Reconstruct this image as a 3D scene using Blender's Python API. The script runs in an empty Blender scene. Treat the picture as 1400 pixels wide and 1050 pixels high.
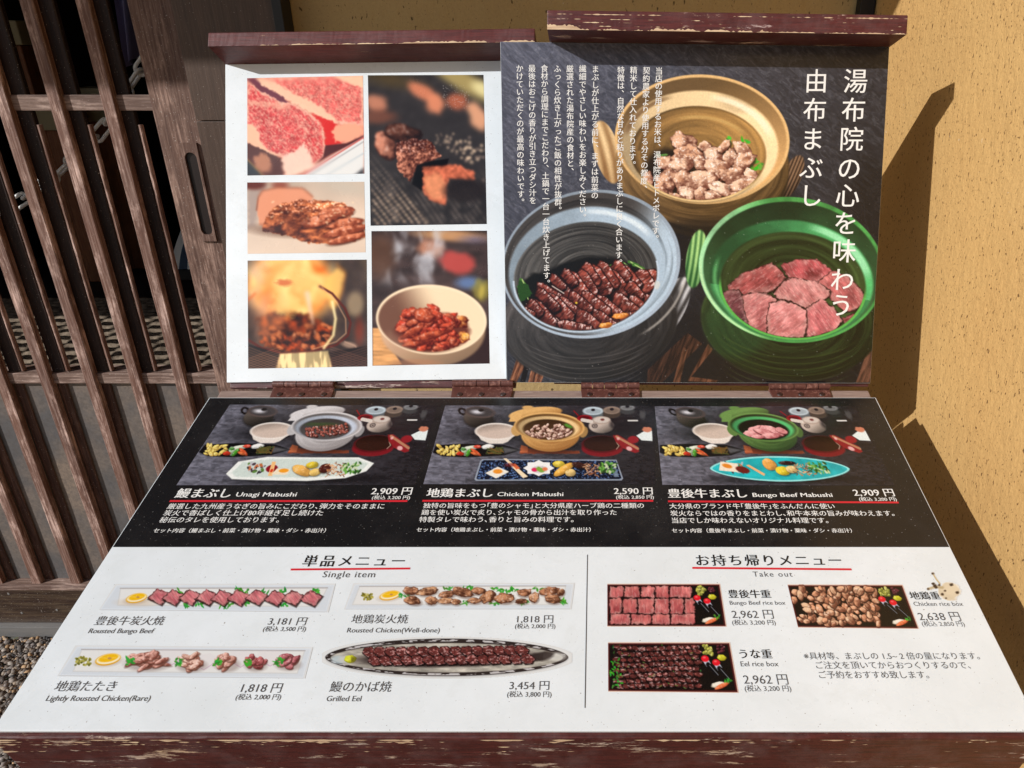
import bpy, bmesh, math, random
import numpy as np
from mathutils import Vector, Matrix

sc = bpy.context.scene
random.seed(7); rng = np.random.default_rng(11)
# ------------------------------------------------------------------ camera, sky, sun
CZ = 1.31
FPX, PX, PY, TH = 1011.0, 805.0, 525.0, math.radians(25)
cam = bpy.data.cameras.new('camera'); cam.sensor_width = 36; cam.lens = FPX/1400*36
cam.shift_x = -(PX-700)/1400; cam.clip_start = 0.02; cam.clip_end = 200
co = bpy.data.objects.new('camera', cam); sc.collection.objects.link(co)
co.location = (0, 0, CZ); co.rotation_euler = (math.radians(90)-TH, 0, 0); sc.camera = co
SAZ, SEL = math.radians(55), math.radians(31)          # the way the sunlight travels: azimuth from +y towards +x
SD = Vector((math.sin(SAZ)*math.cos(SEL), math.cos(SAZ)*math.cos(SEL), -math.sin(SEL)))
w = bpy.data.worlds.new('World'); sc.world = w; w.use_nodes = True
nt = w.node_tree; sky = nt.nodes.new('ShaderNodeTexSky'); sky.sky_type = 'NISHITA'; sky.sun_disc = False
sky.sun_elevation = SEL; sky.sun_rotation = math.atan2(-SD.x, -SD.y); sky.air_density = 1.0
bg = nt.nodes['Background']; bg.inputs[1].default_value = 0.08; nt.links.new(sky.outputs[0], bg.inputs[0])
sl = bpy.data.lights.new('sun', 'SUN'); sl.energy = 4.05; sl.angle = math.radians(0.5); sl.color = (1, .99, .975)
so = bpy.data.objects.new('sun', sl); sc.collection.objects.link(so)
so.rotation_euler = SD.to_track_quat('-Z', 'Y').to_euler(); so.location = (-3, -3, 5)
vs = sc.view_settings; vs.view_transform = 'Standard'; vs.look = 'None'; vs.exposure = 0.0; vs.gamma = 1; vs.use_curve_mapping = False
sc.cycles.max_bounces = 8

# ------------------------------------------------------------------ geometry of the place (metres, z up, eye at (0,0,CZ))
c_, s_ = math.cos(TH), math.sin(TH)
EYE = np.array([0, 0, CZ])
def rays(x, y):
    x = np.asarray(x, float); y = np.asarray(y, float)
    a = (x-PX)/FPX; b = (y-PY)/FPX
    return np.stack([a, c_-b*s_, -s_-b*c_], -1)
class Plane:
    def __init__(s, p, n): s.p = np.array(p, float); s.n = np.array(n, float)/np.linalg.norm(n)
    def at(s, x, y, off=0.0):                      # point of the plane seen along a direction, lifted by off along the normal
        r = rays(x, y); t = ((s.p-EYE)@s.n)/(r@s.n)
        return EYE + r*t[..., None] + s.n*off
ZT = FPX*.85/908
TAB = Plane(EYE+rays(288, 541)*ZT, [0, -math.sin(math.radians(12.54)), math.cos(math.radians(12.54))])
HP = EYE+rays(805, 524)*(ZT+.02)
def leaning(a): a = math.radians(a); return Plane(HP, [0, -math.cos(a), math.sin(a)])
RP, LP = leaning(16), leaning(29)
WY, WX = 1.38, 0.47                                  # back wall, side wall
WALL = Plane([0, WY, 0], [0, -1, 0])

# ------------------------------------------------------------------ scene helpers
def link(o): sc.collection.objects.link(o); return o
def thing(name, label, cat, loc=(0, 0, 0), group=None):
    o = link(bpy.data.objects.new(name, None)); o.location = loc; o.empty_display_size = .05
    o['label'] = label; o['category'] = cat
    if group: o['group'] = group
    return o
def tag(o, label, cat, group=None):
    o['label'] = label; o['category'] = cat
    if group: o['group'] = group
    return o
def wloc(o):
    v = Vector((0, 0, 0))
    while o is not None: v = v + o.location; o = o.parent
    return v
def mesh_obj(name, V, F, mat, parent=None, smooth=False, loc=None):
    V = np.asarray(V, float)
    base = wloc(parent) if parent else Vector((0, 0, 0))
    if loc is None: loc = tuple(base) if parent else (0, 0, 0)
    V = V-np.array(loc)
    m = bpy.data.meshes.new(name); m.from_pydata(V.tolist(), [], [list(f) for f in F]); m.update()
    if mat: m.materials.append(mat)
    if smooth: m.polygons.foreach_set('use_smooth', [True]*len(m.polygons))
    o = link(bpy.data.objects.new(name, m)); o.parent = parent; o.location = Vector(loc)-base
    return o
BF = [(0, 3, 2, 1), (4, 5, 6, 7), (0, 1, 5, 4), (1, 2, 6, 5), (2, 3, 7, 6), (3, 0, 4, 7)]
def hexa(name, P8, mat, parent=None, bevel=0.0, seg=2, div=0):   # box from 8 corners: bottom ring then top ring
    o = mesh_obj(name, P8, BF, mat, parent)
    bm = bmesh.new(); bm.from_mesh(o.data); bmesh.ops.recalc_face_normals(bm, faces=bm.faces)
    if bevel: bmesh.ops.bevel(bm, geom=list(bm.edges), offset=bevel, segments=seg, affect='EDGES', profile=.6)
    bm.to_mesh(o.data); bm.free()
    return o
def box(name, x0, x1, y0, y1, z0, z1, mat, parent=None, bevel=0.0):
    return hexa(name, [(x0, y0, z0), (x1, y0, z0), (x1, y1, z0), (x0, y1, z0), (x0, y0, z1), (x1, y0, z1), (x1, y1, z1), (x0, y1, z1)], mat, parent, bevel)
def slab(name, pl, quad, o0, o1, mat, parent, bevel=0.0):        # plate on a plane, corners seen at quad, from offset o0 to o1
    q = np.array(quad, float); P = pl.at(q[:, 0], q[:, 1])
    return hexa(name, list(P+pl.n*o0)+list(P+pl.n*o1), mat, parent, bevel)

# ------------------------------------------------------------------ materials
def lin(c):
    c = np.asarray(c, float)/255
    return np.where(c <= .04045, c/12.92, ((c+.055)/1.055)**2.4)
def L4(c, k=1.0): v = lin(c)*k; return (float(v[0]), float(v[1]), float(v[2]), 1)
class M:
    def __init__(s, name, col=(128, 128, 128), rough=.6, spec=.5, k=1.0):
        s.m = bpy.data.materials.new(name); s.m.use_nodes = True; s.t = s.m.node_tree
        s.b = s.t.nodes['Principled BSDF']; s.b.inputs['Base Color'].default_value = L4(col, k)
        s.b.inputs['Roughness'].default_value = rough; s.b.inputs['Specular IOR Level'].default_value = spec
        s.tc = s.t.nodes.new('ShaderNodeTexCoord').outputs['Object']
    def n(s, typ, **kw):
        nd = s.t.nodes.new(typ)
        for k, v in kw.items(): setattr(nd, k, v)
        return nd
    def l(s, a, b): s.t.links.new(a, b)
    def coords(s, scale=(1, 1, 1), rot=(0, 0, 0), loc=(0, 0, 0)):
        mp = s.n('ShaderNodeMapping'); mp.inputs['Scale'].default_value = scale; mp.inputs['Rotation'].default_value = rot
        mp.inputs['Location'].default_value = loc; s.l(s.tc, mp.inputs[0]); return mp.outputs[0]
    def noise(s, scale, sc3=(1, 1, 1), detail=6, rough=.6, rot=(0, 0, 0), loc=(0, 0, 0), dist=0):
        nz = s.n('ShaderNodeTexNoise'); nz.inputs['Scale'].default_value = scale; nz.inputs['Detail'].default_value = detail
        nz.inputs['Roughness'].default_value = rough; nz.inputs['Distortion'].default_value = dist
        s.l(s.coords(sc3, rot, loc), nz.inputs['Vector']); return nz.outputs['Fac']
    def vor(s, scale, sc3=(1, 1, 1), rot=(0, 0, 0), feat='F1'):
        v = s.n('ShaderNodeTexVoronoi', feature=feat); v.inputs['Scale'].default_value = scale
        s.l(s.coords(sc3, rot), v.inputs['Vector']); return v
    def ramp(s, fac, stops):
        r = s.n('ShaderNodeValToRGB'); e = r.color_ramp.elements
        while len(e) < len(stops): e.new(.5)
        for el, (p, c) in zip(e, stops):
            el.position = p; el.color = c if len(c) == 4 else tuple(list(c)+[1])
        s.l(fac, r.inputs[0]); return r.outputs[0]
    def mask(s, fac, a, b): return s.ramp(fac, [(a, (0, 0, 0)), (b, (1, 1, 1))])
    def mix(s, f, a, b, mode='MIX'):
        x = s.n('ShaderNodeMix', data_type='RGBA', blend_type=mode)
        for i, v in ((0, f), (6, a), (7, b)):
            if isinstance(v, (int, float)): x.inputs[i].default_value = v
            elif isinstance(v, tuple): x.inputs[i].default_value = v
            else: s.l(v, x.inputs[i])
        return x.outputs[2]
    def math(s, op, a, b):
        x = s.n('ShaderNodeMath', operation=op)
        for i, v in enumerate((a, b)):
            if isinstance(v, (int, float)): x.inputs[i].default_value = v
            else: s.l(v, x.inputs[i])
        return x.outputs[0]
    def base(s, o): s.l(o, s.b.inputs['Base Color']); return s
    def rough(s, o): s.l(o, s.b.inputs['Roughness']); return s
    def bump(s, h, strength=.5, dist=.002):
        prev = s.b.inputs['Normal'].links
        b = s.n('ShaderNodeBump'); b.inputs['Strength'].default_value = strength; b.inputs['Distance'].default_value = dist
        s.l(h, b.inputs['Height'])
        if prev: s.l(prev[0].from_socket, b.inputs['Normal'])
        s.l(b.outputs[0], s.b.inputs['Normal']); return s

def stucco(name, col, dark, pit, ang, sc3=(1, 1, 1), pitamt=1.0):
    m = M(name, col, .95, .2)
    big = m.noise(3.2, detail=4); fine = m.noise(240, detail=5, rough=.75)
    mid = m.noise(45, detail=5, rough=.6, sc3=sc3, rot=ang)
    c = m.mix(m.mask(big, .3, .75), L4(col), L4(dark))
    c = m.mix(m.math('MULTIPLY', m.mask(fine, .38, .72), .35), c, L4([min(255, v*1.13) for v in col]))
    pn = m.noise(150, detail=2, rough=.5, sc3=sc3, rot=ang, loc=(3, 1, 2))
    pm = m.mask(pn, .65, .70)
    pn2 = m.noise(260, detail=1, loc=(1, 5, 2)); pm2 = m.mask(pn2, .68, .74)
    pit_all = m.math('MAXIMUM', pm, m.math('MULTIPLY', pm2, .7))
    c = m.mix(m.math('MULTIPLY', pit_all, pitamt), c, L4(pit)); 
    sp = m.noise(150, detail=2, loc=(9, 2, 4)); area = m.mask(m.noise(2.6, detail=2, loc=(.5, .1, .7)), .55, .68)
    spm = m.math('MULTIPLY', m.mask(sp, .74, .77), area)
    c = m.mix(spm, c, L4((228, 224, 214)))
    m.base(c)
    m.bump(mid, .5, .006); m.bump(fine, .45, .0022); m.bump(pit_all, -.9, .004)
    return m.m
def lattice_wood(name, col, light, dark, axis='z', rough=.62, amt=.5, seed=0.):
    m = M(name, col, rough, .35)
    sc3 = {'z': (1, 1, .045), 'x': (.045, 1, 1)}[axis]
    g = m.noise(260, sc3=sc3, detail=5, rough=.7, loc=(seed, 0, 0)); g2 = m.noise(60, sc3=sc3, detail=3, loc=(0, seed, 0))
    wear = m.noise(22, sc3=(1, 1, .35) if axis == 'z' else (.35, 1, 1), detail=6, rough=.75, loc=(seed, 2, 0))
    c = m.mix(m.mask(g2, .3, .7), L4(col), L4(dark))
    c = m.mix(m.math('MULTIPLY', m.mask(g, .45, .62), .55), c, L4(light))
    c = m.mix(m.math('MULTIPLY', m.math('MULTIPLY', m.mask(wear, .5, .64), m.mask(g, .35, .6)), amt), c, L4([min(255, v*1.25+16) for v in light]))
    sp = m.noise(420, detail=1, loc=(2, 2, 9)); c = m.mix(m.math('MULTIPLY', m.mask(sp, .71, .75), .6), c, L4((205, 195, 185)))
    m.base(c); m.bump(g, .5, .0012); m.bump(wear, .3, .001)
    return m.m
def painted_wood(name, col, dark, chip, chip2, amt, axis='x', seed=0., rough=.5, ridge=0):
    """dark red paint worn through to pale wood along the grain"""
    m = M(name, col, rough, .4)
    s3 = (.07, 1, 1); sl3 = (.16, 1, 1)
    g = m.noise(420, sc3=s3, detail=4, rough=.7, loc=(seed, 0, 0))
    w_ = m.noise(75, sc3=sl3, detail=7, rough=.78, loc=(seed+.3, 1, 2), dist=.15)
    patch = m.noise(5.5, sc3=(1, 1, 1), detail=2, loc=(seed, 4, 1))
    c = m.mix(m.mask(g, .35, .68), L4(dark), L4(col))
    hi = m.math('ADD', w_, m.math('MULTIPLY', m.math('SUBTRACT', patch, .5), .32))
    pm = m.mask(hi, .655-amt, .70-amt)
    cc = m.mix(m.mask(m.noise(55, sc3=sl3, detail=4, loc=(1, seed, 1)), .42, .6), L4(chip), L4(chip2))
    cc = m.mix(m.math('MULTIPLY', m.mask(g, .4, .7), .45), cc, L4((96, 84, 78)))
    c = m.mix(pm, c, cc)
    dust = m.noise(30, detail=5, rough=.7, loc=(seed, 8, 3)); c = m.mix(m.math('MULTIPLY', m.mask(dust, .45, .75), .16), c, L4((150, 130, 132)))
    m.base(c); m.rough(m.ramp(pm, [(0, (rough,)*3), (1, (.85,)*3)]))
    m.bump(g, .35, .0009); m.bump(pm, -.55, .0009)
    return m.m
# ------------------------------------------------------------------ materials of the place
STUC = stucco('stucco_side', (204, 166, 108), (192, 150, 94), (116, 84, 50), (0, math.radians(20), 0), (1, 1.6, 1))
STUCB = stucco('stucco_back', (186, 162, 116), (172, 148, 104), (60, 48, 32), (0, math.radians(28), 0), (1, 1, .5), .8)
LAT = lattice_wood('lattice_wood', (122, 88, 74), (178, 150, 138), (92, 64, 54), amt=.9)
LATX = lattice_wood('lattice_rail_wood', (122, 98, 86), (176, 152, 140), (92, 70, 62), 'x', amt=.6, seed=3)
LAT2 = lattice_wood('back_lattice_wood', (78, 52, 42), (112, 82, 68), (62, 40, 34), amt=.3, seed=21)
LAT3 = lattice_wood('shaded_back_wood', (42, 28, 24), (58, 40, 34), (32, 22, 20), amt=.1, seed=23)  # back slats' colour darkened to paint the shade of the front bars
KICK = lattice_wood('kickboard_wood', (66, 50, 42), (100, 84, 66), (46, 34, 30), 'x', rough=.32, amt=.25, seed=5)
POST = lattice_wood('post_wood', (106, 78, 66), (150, 122, 108), (82, 58, 50), amt=.6, seed=8)
SLATE = lattice_wood('dark_wall_board', (84, 66, 56), (96, 78, 68), (70, 56, 48), rough=.5, amt=.05, seed=12)
BLACK = M('black_trim', (22, 22, 24), .55).m
STEEL = M('sill_metal', (120, 118, 116), .45)
STEEL.base(STEEL.mix(STEEL.mask(STEEL.noise(30, sc3=(.1, 1, 1)), .3, .7), L4((100, 100, 100)), L4((134, 130, 126)))); STEEL = STEEL.m
RED = painted_wood('red_painted_wood', (106, 46, 46), (70, 30, 32), (196, 176, 168), (218, 184, 132), .0)
RED1 = painted_wood('red_painted_cap_left', (98, 44, 42), (70, 32, 32), (210, 176, 150), (214, 190, 150), -.025, seed=2)
RED2 = painted_wood('red_painted_cap_right', (92, 40, 40), (64, 28, 30), (190, 168, 166), (206, 180, 160), .05, seed=6)
RED3 = painted_wood('red_painted_apron', (84, 34, 30), (56, 22, 20), (196, 180, 168), (188, 160, 132), .065, seed=9)
GREYW = painted_wood('weathered_back_rail', (160, 138, 128), (124, 104, 96), (186, 172, 160), (104, 60, 54), .03, seed=4, rough=.85)
PEEL = painted_wood('peeling_board_back', (92, 40, 42), (58, 28, 30), (200, 184, 176), (150, 130, 120), .07, seed=14)
HNG = M('hinge_metal', (100, 54, 48), .45, .5)
HNG.base(HNG.mix(HNG.mask(HNG.noise(160, detail=6, rough=.7), .52, .76), L4((88, 52, 46)), L4((160, 116, 104)))); HNG.bump(HNG.noise(200), .3, .0006); HNG = HNG.m
SCREW = M('screw_metal', (52, 34, 32), .35, .5).m; SLOT = M('screw_slot', (18, 12, 12), .7).m

# ------------------------------------------------------------------ ground, walls, eave
G = M('ground', (92, 82, 74), .9, .3)
gv = G.vor(95); G.base(G.mix(.35, G.mix(G.mask(G.noise(30), .3, .7), L4((96, 90, 84)), L4((120, 112, 104))), gv.outputs['Color'], 'MULTIPLY'))
G.bump(gv.outputs['Distance'], -.8, .006)
g = mesh_obj('ground', [(-40, -40, 0), (40, -40, 0), (40, 40, 0), (-40, 40, 0)], [(0, 1, 2, 3)], G.m); g['kind'] = 'structure'

xb0 = float(WALL.at(372, 0)[0])                       # dark board ends, stucco begins
bw = thing('stucco_wall', 'rough brown stucco wall behind the menu stand, in shade above the two red caps', 'wall', (xb0, WY, 0))
box('wall_face', xb0+.002, WX, WY, WY+.12, 0, 2.4, STUCB, bw)
box('corner_trim', WX-.026, WX-.002, WY-.024, WY-.001, 0, 2.12, BLACK, bw, .001)
sw = tag(box('side_wall', WX, WX+.12, -2.4, WY+.12, 0, 2.4, STUC), 'sunlit tan stucco wall on the right carrying the sharp shadow of the menu stand', 'wall')
YE = .55; ZE = CZ-.077+(WY-YE)*math.tan(SEL)/math.cos(SAZ)
eave = tag(box('roof_eave', -4.2, WX+.9, YE, 5.2, ZE, ZE+.12, M('eave_wood', (86, 66, 54), .7).m), 'dark wooden roof eave over the wall, out of frame above', 'roof')

# ------------------------------------------------------------------ lattice door
def wx(px, py): return float(WALL.at(px, py)[0])
def wz(py): return float(WALL.at(805, py)[2])
ZTOP = ZE-.01
zr0, zr1 = wz(527), wz(513); zu0, zu1 = wz(152), wz(130); zk1 = wz(798); zk0 = wz(849)
door = thing('lattice_door', 'weathered brown wooden lattice sliding door with vertical slats on the left', 'door', (wx(117, 500), WY, 0))
pitch = wx(117.5, 500)-wx(56, 500); sw_ = wx(63, 500)-wx(48, 500)
sx0 = wx(239.5, 500)
protos = []
def slat_mesh(name, w, d, z0, z1, mat, seed, x, y, parent):
    """a planed bar with slightly chipped, uneven long edges"""
    r = np.random.default_rng(seed); n = 40
    zs = np.linspace(z0, z1, n); V = []; F = []
    for i, z in enumerate(zs):
        j = r.normal(0, .00035, 8); b = .0018
        bow = .0012*math.sin(z*2.1+seed)
        ring = [(-w/2+b+j[0], 0), (w/2-b+j[1], 0), (w/2+j[2]*.6, b), (w/2, d-b), (w/2-b, d), (-w/2+b, d), (-w/2, d-b), (-w/2+j[3]*.6, b)]
        V += [(x+a+bow, y+c, z) for a, c in ring]
    for i in range(n-1):
        for k in range(8):
            a, b2 = i*8+k, i*8+(k+1) % 8; F.append((a, b2, b2+8, a+8))
    F.append(tuple(range(7, -1, -1))); F.append(tuple(range((n-1)*8, n*8)))
    return mesh_obj(name, V, F, mat, parent)
NS = 21
for i in range(NS):
    x = sx0-i*pitch
    slat_mesh('slat', sw_, .015, zk1, ZTOP, LAT, i, x, WY, door)
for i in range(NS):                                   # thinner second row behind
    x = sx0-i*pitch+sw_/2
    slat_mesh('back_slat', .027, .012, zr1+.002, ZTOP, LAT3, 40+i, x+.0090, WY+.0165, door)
    slat_mesh('sunlit_edge', .0062, .010, zr1+.002, wz(172), LAT, 110+i, x+.0262, WY+.0160, door)  # pale strip added to paint the sunlit edge of the back slat
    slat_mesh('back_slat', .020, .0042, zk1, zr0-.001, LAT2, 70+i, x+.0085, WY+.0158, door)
xd0 = sx0-(NS-.4)*pitch; xp0 = wx(206, 135); xp1 = wx(280.5, 135)
box('middle_rail', xd0, xp0+.004, WY+.009, WY+.054, zr0, zr1, LATX, door, .0015)
box('upper_rail', xd0, xp0+.004, WY+.0095, WY+.0155, zu0, zu1, LATX, door, .0015)
box('bottom_rail', xd0, xp0+.004, WY-.010, WY+.075, zk1-.012, zk1-.0005, LATX, door, .0015)
kb = box('kickboard', xd0, xp1-.002, WY-.006, WY+.07, zk0, zk1-.0125, KICK, door, .002)
for px, py in ((59, 804), (78, 834), (12, 812), (30, 838)):
    p = Plane([0, WY-.006, 0], [0, -1, 0]).at(px, py); r = .0032
    V = [(p[0]+r*math.cos(a)*k, p[1]-h, p[2]+r*math.sin(a)*k) for k, h in ((1, 0), (.75, .0012)) for a in np.linspace(0, 2*math.pi, 13)[:-1]]
    F = [(i, (i+1) % 12, 12+(i+1) % 12, 12+i) for i in range(12)]+[tuple(range(12, 24))]
    mesh_obj('nail', V, F, STEEL, door)
box('door_sill', xd0, xp1, WY-.02, WY+.08, .001, zk0-.001, STEEL, door, .002)
box('stile', xp0, xp1, WY-.004, WY+.05, zk1-.0, ZTOP, POST, door, .003)
# grey board closing the lower half behind the slats
GB = M('lower_panel', (116, 108, 102), .5, .4)
GB.base(GB.mix(GB.math('MULTIPLY', GB.mask(GB.noise(170, detail=3), .35, .7), .6), GB.mix(GB.mask(GB.noise(5, detail=5), .4, .62), L4((96, 94, 94)), L4((138, 122, 108))), L4((84, 78, 74)))); GB.bump(GB.noise(150, detail=5), .25, .001)
box('lower_panel', xd0, xp0+.01, WY+.0201, WY+.028, zk1, zr0, GB.m, door)
# finger pull let into the stile
FP = Plane([0, WY-.004, 0], [0, -1, 0])
fc = [FP.at(*q) for q in ((242, 195), (272, 195.4), (302, 329), (275, 329))]
fx0 = (fc[0][0]+fc[3][0])/2; fx1 = (fc[1][0]+fc[2][0])/2; fz1 = fc[0][2]; fz0 = fc[2][2]
fxc = (fx0+fx1)/2; hw = (fx1-fx0)/2; hr = hw*.56
fp = link(bpy.data.objects.new('finger_pull', None)); fp.parent = door; fp.location = Vector((fxc, WY-.004, fz0))-door.location
n = 16; inner = [(hr*math.cos(a), fz1-.016-hr+hr*math.sin(a)) for a in np.linspace(0, math.pi, n)]+[(hr*math.cos(a), fz0+.012+hr+hr*math.sin(a)) for a in np.linspace(math.pi, 2*math.pi, n)]
outer = []
cz0, cz1 = fz0, fz1
for (ix, iz) in inner:                                 # push each hole point out to the plate's rectangle
    zc = (fz0+fz1)/2; t = min(hw/abs(ix) if abs(ix) > 1e-9 else 1e9, ((fz1-fz0)/2)/abs(iz-zc)); 
    outer.append((ix*t, zc+(iz-zc)*t))
k = len(inner); V = []; F = []
for h, pts in ((.0, outer), (-.005, outer), (-.005, inner), (.0, inner)):
    V += [(fxc+a, WY-.004+h, b) for a, b in pts]
for r_ in range(3):
    for i in range(k): j = (i+1) % k; F.append((r_*k+i, r_*k+j, (r_+1)*k+j, (r_+1)*k+i))
mesh_obj('pull_plate', V, F, POST, fp)
mesh_obj('pull_recess', [(fxc+a, WY-.0046, b) for a, b in inner], [tuple(range(k))], M('recess_dark', (34, 24, 22), .4).m, fp)

# dark board between the door and the stucco
YB = WY-.04; PB = Plane([0, YB, 0], [0, -1, 0])
db = thing('wall_board', 'wide dark brown wooden wall board between the lattice door and the stucco', 'wall panel', (xp1+.06, YB, 0))
xe = float(PB.at(385, 0)[0]); xl = xp1-.004
xt = float(PB.at(371, 0)[0])
zj = float(PB.at(285, 166)[2])
box('board', xl, xt, YB, WY-.005, zj+.0015, ZTOP, SLATE, db, .001); box('board', xl, xt, YB, WY-.005, .0, zj, SLATE, db, .001)
box('edge_strip', xt+.001, xe, YB-.006, WY-.003, 0, ZTOP, BLACK, db, .001)

# ------------------------------------------------------------------ room behind the lattice
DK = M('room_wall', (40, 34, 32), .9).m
rm = thing('room_shell', 'dark room walls and floor seen through the lattice door', 'room', (-1.6, 3, 0))
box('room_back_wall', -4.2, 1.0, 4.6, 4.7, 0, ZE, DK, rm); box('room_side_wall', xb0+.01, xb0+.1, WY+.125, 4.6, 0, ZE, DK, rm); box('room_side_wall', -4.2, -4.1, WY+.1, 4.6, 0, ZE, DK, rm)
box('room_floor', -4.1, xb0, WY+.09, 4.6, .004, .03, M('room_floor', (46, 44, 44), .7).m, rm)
lw = tag(box('outer_wall', -4.2, xd0-.002, WY, WY+.1, 0, ZE-.01, STUCB), 'stucco wall beyond the lattice door, out of frame to the left', 'wall')
# ------------------------------------------------------------------ menu stand
stand = thing('menu_stand', 'dark red menu stand with slanted menu table and two leaning photo boards', 'menu stand', tuple(TAB.at(720, 800)*np.array([1, 1, 0])))
def tl(y): return 288-.652*(y-541)
def tr(y): return 1196+.4976*(y-541)
def tq(y0, y1, d=0): return [(tl(y0)+d, y0), (tr(y0)-d, y0), (tr(y1)-d, y1), (tl(y1)+d, y1)]
def quad_on(pl, q): q = np.array(q, float); return pl.at(q[:, 0], q[:, 1])
table = slab('table_board', TAB, [(tl(543)+3, 543), (tr(543)-3, 543), (tr(976)-3, 976), (tl(976)+3, 976)], -.026, -.0035, RED, stand, .001)
slab('back_rail', TAB, [(301, 530.5), (1188, 530.5), (1193, 542), (294, 542)], -.026, -.004, GREYW, stand, .0015)
# apron across the front
A0, A1 = TAB.at(tl(1001), 1001), TAB.at(tr(1001), 1001); dn = -TAB.n
fw = np.array([0, -math.cos(math.radians(12.54)), -math.sin(math.radians(12.54))])
def hex_from(name, a, b, u0, u1, v, v0, v1, u, mat, parent, bevel=0):
    P = [a+u*u0+v*v0, b+u*u0+v*v0, b+u*u1+v*v0, a+u*u1+v*v0]; P += [p+v*(v1-v0) for p in P]
    return hexa(name, P, mat, parent, bevel)
apron = hex_from('apron', A0, A1, -.0165, .0035, dn, .0034, .085, fw, RED3, stand, .0022)
me = apron.data; bm = bmesh.new(); bm.from_mesh(me)      # worn, splintered arris and left end
bmesh.ops.subdivide_edges(bm, edges=[e for e in bm.edges if abs((e.verts[0].co-e.verts[1].co).x) > .5], cuts=260)
for v_ in bm.verts:
    xx = v_.co.x; nz = random.gauss(0, 1); wob = math.sin(xx*61)+math.sin(xx*143+1)+math.sin(xx*29+2)
    v_.co.z += -.0004*max(0, wob-.6)+.00004*nz
bm.to_mesh(me); bm.free()
for sx in (-.36, .24):                                # legs under the table
    for yy in (.47, .82):
        zt = float(TAB.p[2]+(yy-TAB.p[1])*math.tan(math.radians(12.54)))-.03
        box('leg', sx-.02, sx+.02, yy-.02, yy+.02, 0, zt, RED, stand, .002)
for sx in (-.36, .24): box('stretcher', sx-.012, sx+.012, .492, .798, .16, .20, RED, stand, .002)
# leaning boards
lboard = slab('left_board', LP, [(309, 89), (734, 83.5), (704, 529.5), (312, 531)], -.019, -.0042, PEEL, stand, .0015)
rboard = slab('right_board', RP, [(752, 60), (1216, 66), (1189.5, 529.8), (757, 526)], -.020, -.0052, PEEL, stand, .0015)
def cap(name, pl, a, b, back, front, th, mat, ang):
    up = np.array([0, math.sin(ang), math.cos(ang)]); A, B = pl.at(*a), pl.at(*b)
    P = [A+pl.n*front, B+pl.n*front, B-pl.n*back, A-pl.n*back]; P += [p+up*th for p in P]
    o = hexa(name, P, mat, stand, .0012, 2)
    bm = bmesh.new(); bm.from_mesh(o.data)
    bmesh.ops.subdivide_edges(bm, edges=[e for e in bm.edges if abs((e.verts[0].co-e.verts[1].co).x) > .2], cuts=120)
    for v_ in bm.verts:
        v_.co.z += random.gauss(0, .00004); v_.co.y += random.gauss(0, .00004)
    bm.to_mesh(o.data); bm.free(); return o
LA, RA = math.radians(29), math.radians(16)
cap('left_cap', LP, (308, 88), (734.5, 82.3), .019, .046, .0185, RED1, LA)['label'] = 'dull red cap board with a pale worn lower edge'
cap('right_cap', RP, (751, 57), (1218, 63.5), .020, .046, .0215, RED2, RA)['label'] = 'red cap board with long flakes of bare wood'

BARE = M('bare_wood', (206, 178, 142), .85)
BARE.base(BARE.mix(BARE.mask(BARE.noise(300, sc3=(.08, 1, 1), detail=4), .35, .7), L4((222, 198, 164)), L4((170, 138, 112)))); BARE = BARE.m
def worn_edge(name, A, B, up, n, fh, parent, N=420, lift=.00025):
    """flakes of bare wood where the paint has gone along an edge"""
    A, B, up, n = map(np.array, (A, B, up, n)); V = []; F = []
    for i in range(N+1):
        t = i/N; h0, h1 = fh(t); p = A+(B-A)*t+n*lift; V += [tuple(p+up*h0), tuple(p+up*max(h0, h1))]
    hs = [np.linalg.norm(np.array(V[2*i])-np.array(V[2*i+1])) for i in range(N+1)]
    for i in range(N):
        if hs[i] > 1e-5 or hs[i+1] > 1e-5: F.append((2*i, 2*i+2, 2*i+3, 2*i+1))
    return mesh_obj(name, V, F, BARE, parent)
def jag(t, k, s): return float(vn_(t*k, s))
_J = np.random.default_rng(77).random(4096)
def vn_(x, s): x = x+s*37.3; i = int(math.floor(x)); f = x-i; return _J[i % 4096]*(1-f)+_J[(i+1) % 4096]*f
def capfront(pl, a, b, front): return pl.at(*a)+pl.n*front, pl.at(*b)+pl.n*front
upL, upR = np.array([0, math.sin(LA), math.cos(LA)]), np.array([0, math.sin(RA), math.cos(RA)])
a_, b_ = capfront(LP, (308, 88), (734.5, 82.3), .046)
def hl_(t):
    base = .0026*jag(t, 46, 1)+.0016*jag(t, 190, 2)-.0011; w_ = 0 if t < .16 else (.45 if t < .6 else .9 if t > .93 else .75); return (.0003, .0003+max(0, base*w_*1.6))
worn_edge('bare_wood_edge', a_, b_, upL, LP.n, hl_, stand)
a_, b_ = capfront(RP, (751, 57), (1218, 63.5), .046)
def hr_(t):
    base = .003*jag(t, 40, 3)+.002*jag(t, 220, 4)-.0014; w_ = 1.5 if t < .16 else 1.0 if t < .6 else .5; return (.0003, .0003+max(0, base*w_)+(.0030 if t < .12 else 0)*(1-t/.12 if t < .12 else 0))
worn_edge('bare_wood_edge', a_, b_, upR, RP.n, hr_, stand)
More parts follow.
